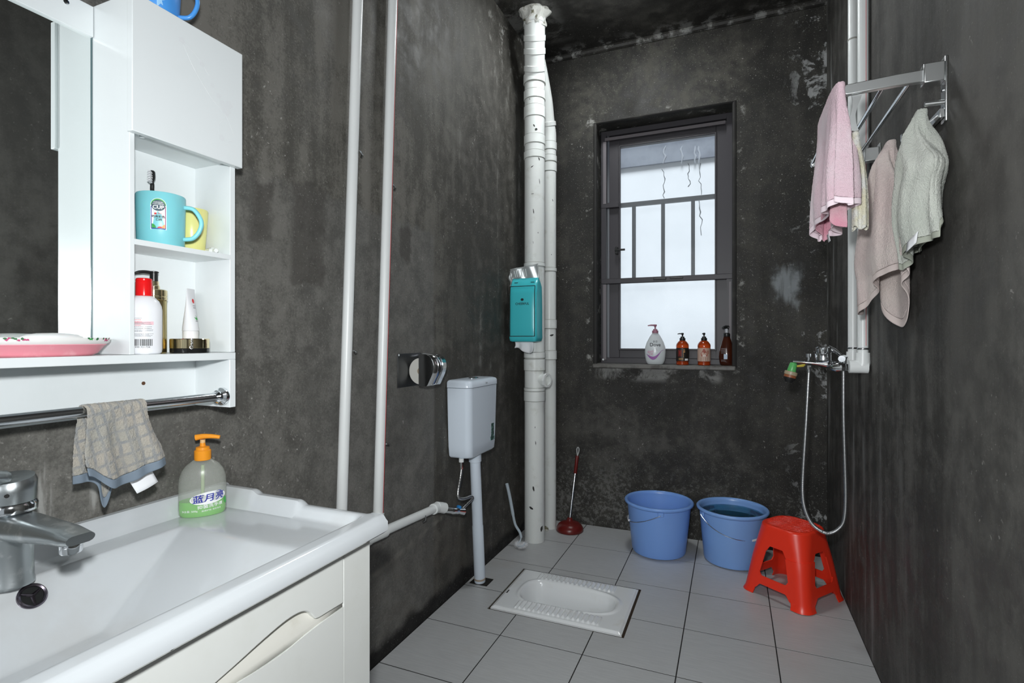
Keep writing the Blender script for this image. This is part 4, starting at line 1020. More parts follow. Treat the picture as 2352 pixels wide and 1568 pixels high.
# side branch with its threaded ring
bd = Vector((.96, -.30, 0)).normalized(); bp = PC + Vector((0, 0, .842)) + bd * .030
MBm = Matrix.Translation(bp) @ bd.to_track_quat('Z', 'Y').to_matrix().to_4x4()
MB().lathe([(.030, 0), (.030, .040), (.0345, .041), (.0345, .055), (.0255, .056), (.0245, .030), (.0005, .028)], None, 30, M=MBm, caps=False).build('side_branch', m_pvc2, so, smooth=40)
rg = MB().lathe([(.0335, .044), (.0365, .045), (.0365, .054), (.0335, .055)], None, 10, M=MBm, caps=False).build('ring_nut', m_pvc, so, smooth=20, solid=.002)

P2 = Vector((-.940, 2.800, 0)); R2 = .0375
so2 = thing('drain_pipe', 'thinner white drain pipe behind the soil pipe', 'pipe', P2)
JN = PC + Vector((.010, .03, 2.52))
path = [P2 + Vector((0, 0, .001)), P2 + Vector((0, 0, 2.10))] + smooth_path([P2 + Vector((0, 0, 2.15)), P2 + Vector((0, 0, 2.20)), P2 + Vector((-.004, -.02, 2.27)), lerp(P2 + Vector((0, 0, 2.2)), JN, .5) + Vector((0, .02, .01)), JN], 5)
MB().tube(path, R2, 32).build('pipe', m_pvc2, so2, smooth=60)
for z0, z1 in ((2.105, 2.150), (2.040, 2.075), (1.985, 2.035), (1.430, 1.450), (1.112, 1.162), (.940, .990)): collar(so2, z0, z1, R2 + .0035, P2)
MB().lathe([(R2, -.012), (R2 + .003, -.010), (R2 + .003, .010), (R2, .012)], None, 32, M=Matrix.Translation(P2 + Vector((0, -.012, 2.25))) @ Vector((0, -.4, 1)).to_track_quat('Z', 'Y').to_matrix().to_4x4()).build('bend_collar', m_pvc2, so2, smooth=40)
MB().tube([P2 + Vector((.034 * math.cos(-.55), .038 * math.sin(-.55), z)) for z in (.45, .93)], .0008, 5).build('printed_line', m_grey_ink, so2)
MB().lathe([(.016, 0), (.018, .006), (.014, .018), (.004, .024)], P2 + Vector((-.005, -.050, 0)), 14).build('mortar_lump', m_plasterw, so2)
ca2 = facing(P2.x, P2.y)
for da, z, w, h_ in ((.35, 1.075, .014, .006), (.5, 1.82, .002, .010), (.3, 1.52, .002, .003), (.1, 2.215, .005, .005)): fleck(so2, ca2 + da, z, w, h_, P2, R2, .3)

# ------------------------------------------------------------------ hanging tissue pack
tp = thing('tissue_pack', 'turquoise pack of hanging paper tissues on the soil pipe', 'tissue pack', (-.958, 2.48, 1.04))
KX0, KX1, KY0, KY1, KZ0, KZ1 = -1.034, -.884, 2.430, 2.536, 1.040, 1.352
def packring(z, ix, iy0, iy1, tw=0):
    c = []
    for k in range(40):
        a = 2 * PI * k / 40; ca_, sa_ = math.cos(a), math.sin(a)
        sx = math.copysign(abs(ca_) ** .28, ca_); sy = math.copysign(abs(sa_) ** .28, sa_)
        hx = (KX1 - KX0) / 2 - ix; y0, y1 = KY0 + iy0, KY1 - iy1
        wob = .0022 * mnoise.noise(Vector((ca_ * 2.5, sa_ * 2.5, z * 22)))
        c.append(((KX0 + KX1) / 2 + sx * (hx + wob) + tw, (y0 + y1) / 2 + sy * ((y1 - y0) / 2 + wob), z + .010 * sx * (z > 1.2) * 0))
    return c
loft([packring(KZ0, .012, .014, .014), packring(KZ0 + .004, .003, .004, .004), packring(KZ0 + .02, 0, 0, 0), packring(1.12, 0, .001, 0), packring(1.20, .001, 0, 0), packring(1.28, .001, .002, 0), packring(1.318, .002, .010, .004), packring(1.340, .004, .030, .020), packring(1.360, .006, .044, .040)]).build('wrapper', m_teal, tp, smooth=70)
def seal(u, v):
    return Vector((lerp(KX0 + .004, KX1 - .004, u) - .012 * v * (1 - u), KY0 + .052 + .004 * math.sin(u * 14 + v * 2) - .012 * v, lerp(1.352, 1.408, v) + .022 * u * v))
MB().grid(seal, 30, 8).build('clear_seal', m_silver, tp, solid=.0012)
MB().grid(lambda u, v: Vector((KX0 - .012 + .022 * u + .004 * math.sin(v * 9), KY0 + .045 + .004 * math.sin(u * 5 + v * 7), lerp(1.322, 1.400, v))), 8, 10).build('clear_seal', m_silver, tp, solid=.0012)
for k in range(6):
    x = KX0 + .022 + k * .012; MB().tube([seal((x - KX0) / .15, .25) + Vector((0, -.002, 0)), seal((x - KX0) / .15, .8) + Vector((0, -.002, 0))], .0022, 6).build('seal_pleat', mat('white_film', (.75, .78, .78), .3), tp)
fy_ = KY0 - .0008
def pf(x, z):      # pack front: follows the shoulder at the top
    return Vector((x, fy_ + interp([(0, 0), (1.28, .0015), (1.318, .009), (1.340, .029), (1.36, .043)], z) - .0008 + (.006 if z < 1.046 else 0), z))
bw = .0016
for (x0, x1, z0, z1) in ((-1.026, -1.0225, 1.066, 1.318), (-.8945, -.891, 1.066, 1.318), (-1.026, -.891, 1.066, 1.0695), (-1.026, -.891, 1.3145, 1.318)):
    patch('printed_frame', m_ink, tp, pf, u=(x0, x1), v=(z0, z1), nu=8, nv=10)
text('brand_lettering', 'CHEERFUL', .0155, m_ink, tp, lambda x, y: pf(-.958 + x, 1.228 + y), bold=.018)
text('small_lettering', 'simple life', .0050, m_ink, tp, lambda x, y: pf(-.958 + x, 1.213 + y))
patch('brand_mark', m_ink, tp, pf, poly=[(-.958 + .0085 * math.cos(a), 1.249 + .0070 * math.sin(a)) for a in [2 * PI * i / 7 + .2 for i in range(7)]])
for x in (-1.000, -.912): patch('printed_dash', m_ink, tp, pf, u=(x - .010, x + .010), v=(1.3345, 1.338))
MB().grid(lambda u, v: Vector((lerp(-1.018, -.918, u) + .006 * math.sin(v * 3), KY0 + .045 + .010 * math.sin(u * 11) * v, lerp(1.046, .998 + .012 * math.sin(u * 5 + 1) - .006 * u, v))), 24, 8).build('loose_tissue', m_paper, tp, solid=.0015)

# ------------------------------------------------------------------ toilet brush and plunger
tbz = thing('toilet_brush', 'thin white toilet brush leaning into the corner beside the soil pipe', 'brush', (-.99, 2.49, 0))
bp_ = [Vector((-1.045, 2.44, .325)), Vector((-1.034, 2.455, .25)), Vector((-1.022, 2.47, .155)), Vector((-1.012, 2.475, .110)), Vector((-.992, 2.482, .075)), Vector((-.985, 2.485, .048))]
MB().tube(smooth_path(bp_, 6), [.0080] * 12 + [.0065] * 19, 12).build('handle', mat('blue_grey_plastic', (.50, .58, .64), .35), tbz)
hb_ = MB(); hc = [Vector((-.985, 2.485, .048)), Vector((-.990, 2.478, .028)), Vector((-1.000, 2.466, .018)), Vector((-.985, 2.450, .016)), Vector((-.962, 2.452, .020)), Vector((-.955, 2.468, .030))]
hcp = smooth_path(hc, 6); hb_.tube(hcp, .004, 8); hb_.build('wire_loop', MATS['blue_grey_plastic'], tbz)
brm = MB()
random.seed(9)
for k in range(1100):
    p = hcp[random.randrange(8, len(hcp))]; d = Vector((random.gauss(0, 1), random.gauss(0, 1), random.gauss(0, .7))).normalized()
    e = p + d * .019; e.z = max(e.z, .0015); s_ = d.orthogonal().normalized() * .0005
    brm.add([p - s_, p + s_, e], [(0, 1, 2)])
ob = brm.build('bristles', m_paper, tbz, smooth=0); ob['kind'] = 'stuff'
pg = thing('plunger', 'plunger with a dark red rubber cup and steel rod against the back wall', 'plunger', (-.818, 2.80, 0))
c0 = Vector((-.822, 2.800, 0))
MB().lathe([(.072, .001), (.0745, .004), (.073, .018), (.064, .034), (.048, .045), (.030, .050), (.017, .054), (.016, .062), (.013, .070), (.010, .072)], c0, 40).build('rubber_cup', m_rubber, pg, smooth=60)
p0, p1 = c0 + Vector((0, 0, .060)), c0 + Vector((.012, .066, .300)); p2 = c0 + Vector((.018, .090, .395)); 
MB().tube([p0, p1], .0058, 14).build('rod', m_steel, pg)
MB().tube([p1, p1 + (p2 - p1) * .02, p2], [.0085, .0098, .0092], 14).build('grip', m_rubber, pg)
p3 = p2 + (p2 - p1).normalized() * .02
lo_ = [p2, p3 + Vector((-.005, 0, 0)), p3 + Vector((-.006, .003, .018)), p3 + Vector((0, .004, .026)), p3 + Vector((.006, .003, .018)), p3 + Vector((.005, 0, 0)), p2]
MB().tube(smooth_path(lo_, 5), .0032, 8).build('hanging_loop', mat('grey_plastic', (.42, .43, .43), .4), pg)

# ================================================================== BUCKETS
def bucket(label, c, r0, r1, h, m, lug, bail_side, phi, water=None, gr=.5, grip_mat=None):
    t = thing('bucket', label, 'bucket', c, 'blue plastic buckets by the back wall')
    th_ = .0025
    prof = [(.0005, .004), (r0 - .012, .002), (r0 - .003, .004), (r0 + .001, .012), (lerp(r0, r1, .5), h * .5), (r1 - .002, h - .012)]
    inner = [(r1 - .002 - th_, h - .012), (lerp(r0, r1, .5) - th_, h * .5), (r0 - th_, .014), (r0 - .012, .008), (.0005, .008)]
    MB().lathe(prof + inner, c, 56, caps=False).build('body', m, t, smooth=50)
    rim = [(r1 - .005, h - .014), (r1 + .004, h - .015), (r1 + .010, h - .010), (r1 + .0115, h - .003), (r1 + .008, h + .002), (r1 + .001, h + .003), (r1 - .004, h - .002), (r1 - .005, h - .014)]
    MB().lathe(rim, c, 56, caps=False).build('rim', m, t, smooth=60)
    d = Vector((math.cos(lug), math.sin(lug), 0)); e = Vector((-d.y, d.x, 0)) * bail_side
    for s in (-1, 1):
        q = Vector(c) + d * s * (r1 + .003) + Vector((0, 0, h - .024)); a = lug if s > 0 else lug + PI
        M_ = Matrix.Translation(q) @ Matrix.Rotation(a, 4, 'Z')
        b = MB().box(-.004, .005, -.013, .013, -.010, .010); b.v = [tuple(M_ @ Vector(v)) for v in b.v]; b.build('lug', m, t, bevel=.002)
    R = r1 + .011; pts = []
    for k in range(41):
        a = PI * k / 40
        pts.append(Vector(c) + d * R * math.cos(a) + (e * math.cos(phi) - Vector((0, 0, math.sin(phi)))) * (R * math.sin(a)) + Vector((0, 0, h - .026)))
    ba = MB().tube(pts, .0016, 8).build('bail', m_steel, t)
    g0, g1 = int(40 * gr) - 3, int(40 * gr) + 3
    MB().tube(pts[g0:g1 + 1], [.0050 + .0006 * (i % 2) for i in range(g1 - g0 + 1)], 10).build('grip', grip_mat or m_white_ink, ba)
    if water:
        rw = lerp(r0, r1, water / h) - th_ - .0005
        MB().lathe([(.0005, .0085), (r0 - .014, .0085), (r0 - th_ - .001, .0150), (rw, water - .0006), (rw - .0008, water), (.0005, water)], c, 56, caps=False).build('water', m_water, t, smooth=30)
    return t
B1c = Vector((-.335, 2.704, .0005)); B2c = Vector((.003, 2.722, .0005))
a1 = facing(B1c.x, B1c.y)
bucket('blue empty bucket nearest the plunger', B1c, .128, .155, .252, m_bucket, a1 + .06, -1, math.radians(27), None, .5)
bucket('blue bucket filled with water next to the red stool', B2c, .127, .150, .252, m_bucket2, a1 - 1.15, 1, math.radians(31), .222, .60)

# ================================================================== RED STOOL
SC = Vector((.233, 2.466, 0)); SR = math.radians(-37); SH = .287
st = thing('plastic_stool', 'red plastic stool with a grooved seat beside the buckets', 'stool', SC)
def esplit(o):
    q = o.modifiers.new('edge_split', 'EDGE_SPLIT'); q.split_angle = math.radians(40); return o
def stool_w(z):
    return interp([(0, .139), (.20, .112), (.26, .104), (.3, .098)], z), interp([(0, .034), (.15, .042), (.20, .052), (.26, .066), (.3, .072)], z)
def sq_pt(side, a, z, off=0.0):
    """point on side wall; a in [-1, 1] along the side's flat part"""
    w, rc = stool_w(z)
    f = w - rc
    p = Vector((a * f, -(w + off), z)); p.rotate(Matrix.Rotation(SR + side * PI / 2, 3, 'Z')); return SC + p
def corner_pt(side, t, z, off=0.0):
    """rounded corner after `side`, t in 0..1"""
    w, rc = stool_w(z); a = -PI / 2 + t * PI / 2
    p = Vector((w - rc + (rc + off) * math.cos(a), -(w - rc) + (rc + off) * math.sin(a), z)); p.rotate(Matrix.Rotation(SR + side * PI / 2, 3, 'Z')); return SC + p
AW = .67
def perim(u, z):
    """whole outline, u in 0..1 over the four sides"""
    k = int(u * 4) % 4; f = u * 4 - int(u * 4)
    return sq_pt(k, f / .7 * 2 - 1, z) if f < .7 else corner_pt(k, (f - .7) / .3, z)
def afrac(u):
    f = u * 4 - int(u * 4); return abs(f / .7 * 2 - 1) if f < .7 else 1.2
def apron(u, v):
    a = afrac(u); zb = .206 - .026 * sstep(AW - .22, AW + .02, a)
    return perim(u, lerp(zb, SH - .012, v))
esplit(MB().grid(apron, 320, 8, True).build('apron', m_red, st, smooth=50, solid=.004, offset=-1))
def top(u, v):
    base = perim(u, SH - .012); c = SC + Vector((0, 0, base.z))
    k = [0, .02, .06, .12, .20, 1][0]; rr_ = lerp(1, 0, v)
    q = c + (base - c) * (rr_ if v > 0 else 1)
    e = 1 - rr_; z = SH - .012 + .012 * math.sqrt(max(0, 1 - max(0, 1 - e / .13) ** 2))
    loc = q - c; loc.rotate(Matrix.Rotation(-SR - math.radians(45), 3, 'Z'))
    g = sstep(.14, .20, e)
    ld = Vector(((q - SC).x, (q - SC).y, 0)); stripe = math.sin((ld.x * .32 + ld.y * .947) * 2 * PI / .0175)
    return Vector((q.x, q.y, z - .0042 * g * max(0, stripe - .45) / .55))
MB().grid(top, 320, 110, True).build('seat', m_red, st, smooth=50)
def leg(k):
    nA, nC, nZ = 7, 9, 14; rows = []
    for j in range(nZ):
        t = j / (nZ - 1); z = lerp(.0015, .1801, t)
        aw = lerp(AW + .12, AW - .02, sstep(0, 1, t)); fl_ = .006 * sstep(.10, .0, t)
        r = [sq_pt(k, lerp(aw, 1, i / (nA - 1)), z, fl_) for i in range(nA)] + [corner_pt(k, i / (nC - 1), z, fl_) for i in range(1, nC - 1)] + [sq_pt((k + 1) % 4, lerp(-1, -aw, i / (nA - 1)), z, fl_) for i in range(nA)]
        rows.append(r)
    n = len(rows[0]); b = MB(); b.v = [tuple(p) for r in rows for p in r]
    b.f = [(j * n + i, j * n + i + 1, (j + 1) * n + i + 1, (j + 1) * n + i) for j in range(nZ - 1) for i in range(n - 1)]
    return esplit(b.build('leg', m_red, st, smooth=60, solid=.004, offset=-1))
for k in range(4): leg(k)
def stretcher(k):
    def fn(u, v):
        a = lerp(-1, 1, u) * (AW + .10); e = abs(a) / (AW + .1)
        lo_z = .048 - .022 * sstep(.72, 1.0, e); hi_z = .082 + .018 * sstep(.72, 1.0, e)
        return sq_pt(k, a, lerp(lo_z, hi_z, v), -.0002)
    return esplit(MB().grid(fn, 40, 5).build('stretcher', m_red, st, smooth=60, solid=.004, offset=-1))
for k in range(4): stretcher(k)

# ================================================================== RIGHT WALL: shower pipes and mixer
YP_A, YP_B, XP = 2.225, 2.070, XR - .020
def rpipe(label, y, zbot, clips, far):
    t = thing('shower_pipe', label, 'pipe', (XP, y, zbot))
    MB().tube([(XP, y, zbot), (XP, y, ZC - .001)], .0158, 24).build('pipe', m_pvc, t)
    e = MB().tube([(XP, y, zbot + .035), (XP, y, zbot + .002), (XP - .004, y, zbot - .012)], [.0205, .0215, .0215], 24)
    e.tube([(XP + .014, y, zbot - .012), (XP - .040, y, zbot - .012)], .0215, 24)
    e.build('elbow', m_pvc, t, smooth=40)
    for z in clips:
        MB().lathe([(.0165, -.003), (.0172, -.002), (.0172, .002), (.0165, .003)], (XP, y, z), 24).build('pipe_clip', m_steel if z < 1.2 else m_ring, t)
    return t
ra = rpipe('white shower supply pipe nearest the room corner', YP_A, .972, (2.13, 1.93, 1.02), True)
rb_ = rpipe('white shower supply pipe nearest the towel rack', YP_B, .972, (1.02,), False)
MB().tube([(XP + .0060, YP_B - .0146, 1.03), (XP + .0060, YP_B - .0146, ZC - .002)], .0008, 5).build('red_line', m_red_ink, rb_)

ym, zm = 2.150, .958
mx = thing('shower_mixer', 'chrome shower mixer tap with a long spout on the right wall', 'mixer tap', (.36, ym, zm))
mm = MB()
for y in (YP_A - .004, YP_B + .004):
    mm.tube([(XP - .040, y, .958), (XP - .048, y, .958), (XP - .050, y, .958), (XP - .062, y, .958)], [.0115, .0115, .0145, .0145], 6)
mm.build('union_nut', m_chrome, mx, smooth=30)
mb_ = MB().tube([(XP - .062, YP_A, .958), (XP - .072, YP_A, .958), (XP - .078, ym, .960), (XP - .072, YP_B, .958), (XP - .062, YP_B, .958)], [.014, .016, .020, .016, .014], 18)
mb_.build('body', m_chrome, mx, smooth=60)
def spoutring(t):
    x = lerp(.338, .204, t); w = lerp(.026, .013, sstep(0, .8, t)); h_ = lerp(.017, .0065, sstep(0, .55, t)); z = lerp(.962, .9725, t)
    return [(x, ym + w * math.cos(a), z + h_ * math.sin(a)) for a in [2 * PI * i / 20 for i in range(20)]]
loft([spoutring(k / 12) for k in range(13)]).build('spout', m_chrome, mx, smooth=60)
MB().lathe([(.025, 0), (.0255, .022), (.0245, .024), (.0255, .026), (.0255, .046), (.022, .049)], (.300, ym, .976), 32).build('cartridge_housing', m_chrome, mx, smooth=30)
MB().tube([(.315, ym, 1.022), (.335, ym, 1.012), (.362, ym, .988)], [.010, .008, .004], 10).build('lever', m_chrome, mx)
MB().tube([(.2545, ym, .975), (.2545, ym, .986), (.2545, ym, .987), (.2545, ym, 1.000)], [.004, .004, .0085, .0095], 14).build('diverter_knob', m_chrome, mx, smooth=30)
MB().tube([(.256, ym, .958), (.256, ym, .944)], .0085, 8).build('hose_nut', m_chrome, mx)
MB().tube([(XP - .052, ym - .03, .985), (XP - .056, ym - .055, .985)], .011, 20).build('hook_ring', m_chrome, mx)
ad = thing('tap_adapter', 'green and brown plastic hose adapter hanging from the shower mixer spout', 'adapter', (.196, ym, .90))
q0, q1 = Vector((.2075, ym, .966)), Vector((.190, ym - .004, .896)); L = lambda t: lerp(q0, q1, t)
MB().tube([L(0), L(.06), L(.44), L(.46)], [.0105, .0125, .0150, .0145], 20).build('green_collar', mat('green_plastic', (.10, .42, .12), .35), ad)
MB().tube([L(.44), L(.46), L(.60), L(.62)], [.019, .0215, .0215, .0205], 20).build('clear_nut', mat('tan_plastic', (.36, .30, .20), .4), ad, smooth=30)
MB().tube([L(.61), L(.75)], .0200, 20).build('brown_ring', mat('brown_plastic', (.26, .085, .035), .45), ad, smooth=30)
MB().tube([L(.75), L(.84), L(.86), L(1)], [.0195, .0180, .0160, .0110], 20).build('black_nozzle', m_black, ad, smooth=30)
MB().tube([(.2165, ym - .012, .955), (.236, ym - .014, .958), (.2425, ym - .012, .961)], [.0035, .0050, .0020], 8).build('yellow_tab', mat('yellow_strap', (.50, .40, .05), .5), ad)
sh_ = thing('shower_hose', 'chrome shower hose hanging in a long loop below the mixer', 'hose', (.30, ym, .37))
hp_ = [(.256, ym, .944), (.254, ym, .90), (.247, ym, .75), (.238, ym, .58), (.236, ym - .004, .50), (.243, ym - .008, .445), (.262, ym - .012, .400), (.288, ym - .016, .378), (.315, ym - .018, .372), (.342, ym - .02, .390), (.360, ym - .022, .425), (.365, ym - .024, .50), (.362, ym - .028, .62), (.357, ym - .034, .78), (.3555, ym - .04, .93), (.3545, ym - .042, .955)]
ripple_tube(hp_, .0060, 26, .05, 2.4, 12).build('spiral_hose', mat('grey_chrome_spiral', (.50, .51, .52), .38, 1.0), sh_)
MB().tube([(.3545, ym - .042, .95), (.3545, ym - .042, .985), (.356, ym - .045, .995)], [.0085, .0105, .0120], 12).build('end_fitting', m_chrome, sh_)

# ================================================================== TOWEL RACK
YN0, YN1, ZR = 1.400, 1.940, 1.622
rk = thing('towel_rack', 'folding aluminium towel rack with bars and hooks on the right wall', 'towel rack', (XR, 1.67, 1.52))
for y in (YN0, YN1):
    bx('wall_bracket', m_alu, rk, XR - .005, XR, y - .014, y + .014, 1.515, 1.655, bevel=.002)
    bx('hinge_block', m_alu, rk, XR - .042, XR - .005, y - .014, y + .014, ZR - .020, ZR + .022, bevel=.002)
    am = MB(); am.prism([(XR - .036, ZR + .012), (XR - .036, ZR - .014), (.335, ZR - .013), (.240, ZR - .017), (.236, ZR - .012), (.236, ZR + .002), (.240, ZR + .006), (.335, ZR + .011)], 'y', y - .007, y + .007)
    am.build('arm', m_alu, rk, bevel=.0015)
    for z in (1.545, 1.585): MB().lathe([(.004, 0), (.004, .002)], None, 10, M=Matrix.Translation((XR - .005, y, z)) @ Matrix.Rotation(-PI / 2, 4, 'Y')).build('bracket_screw', m_steel, rk)
for x, z in ((.241, ZR - .006), (.315, ZR - .003), (.366, ZR)): MB().tube([(x, YN0, z), (x, YN1, z)], .0052, 14).build('bar', m_chrome, rk)
bx('hook_rail', m_alu, rk, XR - .014, XR - .006, YN0 - .012, YN1 + .012, 1.524, 1.543, bevel=.001)
MB().tube([(XR - .006, YN0 - .010, 1.556), (XR - .040, YN0 - .010, 1.557)], [.0055, .0050], 10).build('pivot_pin', m_alu, rk)
HK = (1.412, 1.528, 1.648, 1.768, 1.893)
for y in HK:
    pts = smooth_path([(XR - .012, y, 1.535), (XR - .028, y, 1.522), (XR - .040, y, 1.520), (XR - .047, y, 1.530), (XR - .048, y, 1.541)], 5)
    b = MB()
    for i, p in enumerate(pts):
        w = lerp(.011, .0055, i / (len(pts) - 1)); n_ = Vector((0, 0, .0016))
        b.v += [tuple(p + Vector((0, -w, 0)) + n_), tuple(p + Vector((0, w, 0)) + n_), tuple(p + Vector((0, w, 0)) - n_), tuple(p + Vector((0, -w, 0)) - n_)]
    for i in range(len(pts) - 1):
        for k in range(4): b.f.append((i * 4 + k, i * 4 + (k + 1) % 4, (i + 1) * 4 + (k + 1) % 4, (i + 1) * 4 + k))
    b.f += [(0, 1, 2, 3), tuple((len(pts) - 1) * 4 + k for k in range(4))]
    b.build('hook', m_alu, rk, smooth=40)
# strap hook under the front arm
hs_ = MB()
for i, (x, z, w) in enumerate(((.262, ZR - .018, .010), (.2615, ZR - .030, .0075), (.258, ZR - .045, .0050), (.2545, ZR - .062, .0050), (.2530, ZR - .078, .0075), (.2540, ZR - .090, .0090), (.258, ZR - .097, .0075), (.262, ZR - .098, .004))):
    hs_.v += [(x - w, YN0 + .002, z), (x + w, YN0 + .002, z), (x + w, YN0 + .0045, z), (x - w, YN0 + .0045, z)]
    if i:
        for k in range(4): hs_.f.append(((i - 1) * 4 + k, (i - 1) * 4 + (k + 1) % 4, i * 4 + (k + 1) % 4, i * 4 + k))
hs_.f += [(0, 1, 2, 3), (28, 29, 30, 31)]
hs_.build('strap_hook', m_alu, rk, smooth=40)

# ------------------------------------------------------------------ towels
m_pink = towel_mat('pink_terry', (.86, .62, .70), (.90, .76, .81), scale=6)
m_pinkhem = mat('pale_pink_hem', (.90, .76, .82), .85, bump=(200, .3, .001))
pk = thing('bath_towel', 'pink towel draped over the front bar of the towel rack', 'towel', (.24, 1.63, 1.36))
def folded(u, v, y0, y1, xc, t0, t1, ztop, drop, pl, ph):
    """towel folded lengthwise over the bar: closed outline, domed over the bar, pleated further down"""
    a = 2 * PI * u; c, q = math.cos(a), math.sin(a); d = drop(a) * max(0, (v - .06) / .94)
    dome = math.sqrt(max(0, 1 - (1 - min(1, v / .06)) ** 2))
    g = sstep(.01, .12, d); t = lerp(t0, t1, sstep(0, .24, d)) * max(.02, dome)
    k = 1 + g * (.42 * math.sin(pl * a + ph + 2.5 * d) + .22 * math.sin((2 * pl + 1) * a + 1 - 6 * d))
    yy = lerp(y0 - .004 * g, y1 + .010 * g, .5 - .5 * math.copysign(abs(c) ** .55, c)) + g * .005 * math.sin(3 * a + 9 * d)
    x = xc + .004 * g + t * math.copysign(abs(q) ** .7, q) * max(.35, k) + .006 * g * math.sin(pl * a)
    return Vector((x, yy, ztop + .013 * (dome - 1) - d))
pdrop = lambda a: .276 + .030 * sstep(.2, -.9, -math.cos(a) * -1) + .006 * math.sin(4 * a)
pin = lambda u, v: folded(u, v, 1.386, 1.672, .229, .0135, .0265, ZR + .012, pdrop, 6, .4)
MB().grid(lambda u, v: pin(u, v * .95), 160, 60, True).build('cloth', m_pink, pk, smooth=180, solid=.003, subs=1, terry=.0020)
MB().grid(lambda u, v: pin(u, lerp(.95, 1, v)), 160, 4, True).build('hem', m_pinkhem, pk, smooth=180, solid=.0026, subs=1)
m_pinkd = towel_mat('rose_terry', (.80, .36, .46), (.84, .52, .58), scale=9)
inn = lambda u, v: folded(u, v, 1.47, 1.655, .234, .008, .020, ZR - .06, lambda a: .222 + .022 * math.sin(2 * a + 1), 4, 1.0)
MB().grid(inn, 90, 30, True).build('inner_layer', m_pinkd, pk, smooth=180, solid=.0025, subs=1, terry=.0018)
q = MB().grid(lambda u, v: (.236 + .004 * v, 1.60 + .030 * u, 1.330 - .020 * v), 4, 4); q.build('care_label', m_paper, pk, solid=.0006)

def hung(name, label, hook, rows, tail, k, ph, m, cat='towel', wall=XR - .004, hemm=None, nth=96, nz=44, fold=.62):
    """towel gathered on a hook: rows = [(drop, y_near, y_far, depth)], tail(a) = extra length round the outline"""
    t = thing(name, label, cat, (hook[0], hook[1], hook[2] - rows[-1][0]))
    ds = [r[0] for r in rows]
    qa = smooth_path([(r[0], r[1], r[2]) for r in rows], 8); qb = smooth_path([(r[0], r[3], 0) for r in rows], 8)
    rows = sorted([(a_.x, a_.y, a_.z, b_.y) for a_, b_ in zip(qa, qb)])
    def fn(u, v):
        a = 2 * PI * u; end = ds[-1] + tail(a); d = lerp(ds[0], end, v); dd = min(d, ds[-1])
        yn, yf_, dep = (interp([(r[0], r[i]) for r in rows], dd) for i in (1, 2, 3))
        c, s = math.cos(a), math.sin(a); gf = sstep(-.01, .07, d)
        sq_ = 1 + gf * fold * (math.sin(k * a + ph + 1.6 * v + .8 * math.sin(3 * v + ph)) + .35 * math.sin((2 * k + 1) * a + 2 * ph - 2.2 * v))
        y = lerp(yn, yf_, .5 + .5 * (-c)) + gf * .012 * math.sin(2 * a + ph + 5 * v) + gf * .006 * math.sin(k * a + 1.3 + 4 * v); wl_ = lerp(hook[0] + .012, wall, sstep(-.01, .12, d)); x = wl_ - dep * (.5 + .5 * s * max(.15, min(1.5, sq_)) * .8)
        x = min(x, wall)
        return Vector((x, y, hook[2] - d))
    MB().grid(lambda u, v: fn(u, v * .955), nth, nz, True).build('cloth', m, t, smooth=180, solid=.003, subs=2, terry=.0020)
    MB().grid(lambda u, v: fn(u, lerp(.955, 1, v)), nth, 4, True).build('hem', hemm or m, t, smooth=180, solid=.0026, subs=1)
    return t, fn
m_green = towel_mat('grey_green_terry', (.56, .59, .53), (.64, .66, .60), scale=8)
m_beige = towel_mat('beige_pink_terry', (.74, .61, .585), (.78, .68, .635), scale=5)
m_blueT = towel_mat('pale_blue_terry', (.42, .50, .55), (.48, .56, .60), scale=6)
m_yel = towel_mat('cream_yellow_terry', (.74, .70, .52), (.78, .78, .74), scale=22)
g_t, g_f = hung('face_towel', 'grey green towel on the nearest hook of the towel rack', (XR - .040, HK[0], 1.537),
    [(-.018, 1.406, 1.418, .020), (0, 1.398, 1.428, .030), (.04, 1.374, 1.458, .052), (.085, 1.335, 1.485, .070), (.125, 1.300, 1.505, .072), (.165, 1.335, 1.520, .072), (.22, 1.345, 1.530, .070), (.28, 1.325, 1.538, .062)],
    lambda a: .045 * math.exp(-((a - 2.2) / .8) ** 2) - .05 * math.exp(-((a - 5.4) / .9) ** 2) + .018 * math.exp(-((a - 4.4) / .3) ** 2), 5, .4, m_green, hemm=mat('dark_green_hem', (.36, .38, .32), .9))
MB().grid(lambda u, v: (XR - .072 + .010 * u, 1.385 - .035 * u + .012 * v, 1.262 + .016 * u - .022 * v), 4, 4).build('care_label', m_paper, g_t, solid=.0006)
hung('face_towel', 'beige pink towel on the third hook of the towel rack', (XR - .040, HK[2], 1.552),
    [(-.018, 1.642, 1.656, .020), (0, 1.630, 1.666, .032), (.04, 1.604, 1.690, .052), (.10, 1.560, 1.730, .070), (.18, 1.525, 1.800, .076), (.28, 1.500, 1.905, .076), (.33, 1.505, 1.930, .068)],
    lambda a: .135 * math.exp(-((a - 4.95) / .42) ** 2) + .10 * math.exp(-((a - 2.2) / .9) ** 2) - .055 * math.exp(-((a - 3.3) / .5) ** 2) + .03 * math.exp(-((a - 5.6) / .5) ** 2), 6, 1.1, m_beige, wall=XR - .014, hemm=mat('pale_beige_hem', (.70, .60, .57), .9))
hung('face_towel', 'pale blue towel half hidden behind the beige one on the towel rack', (XR - .036, HK[4], 1.530),
    [(-.012, 1.884, 1.902, .028), (.02, 1.874, 1.930, .028), (.12, 1.885, 1.985, .028), (.24, 1.945, 2.04, .026)],
    lambda a: .02 * math.sin(a * 2), 4, .8, m_blueT, wall=XR - .002)
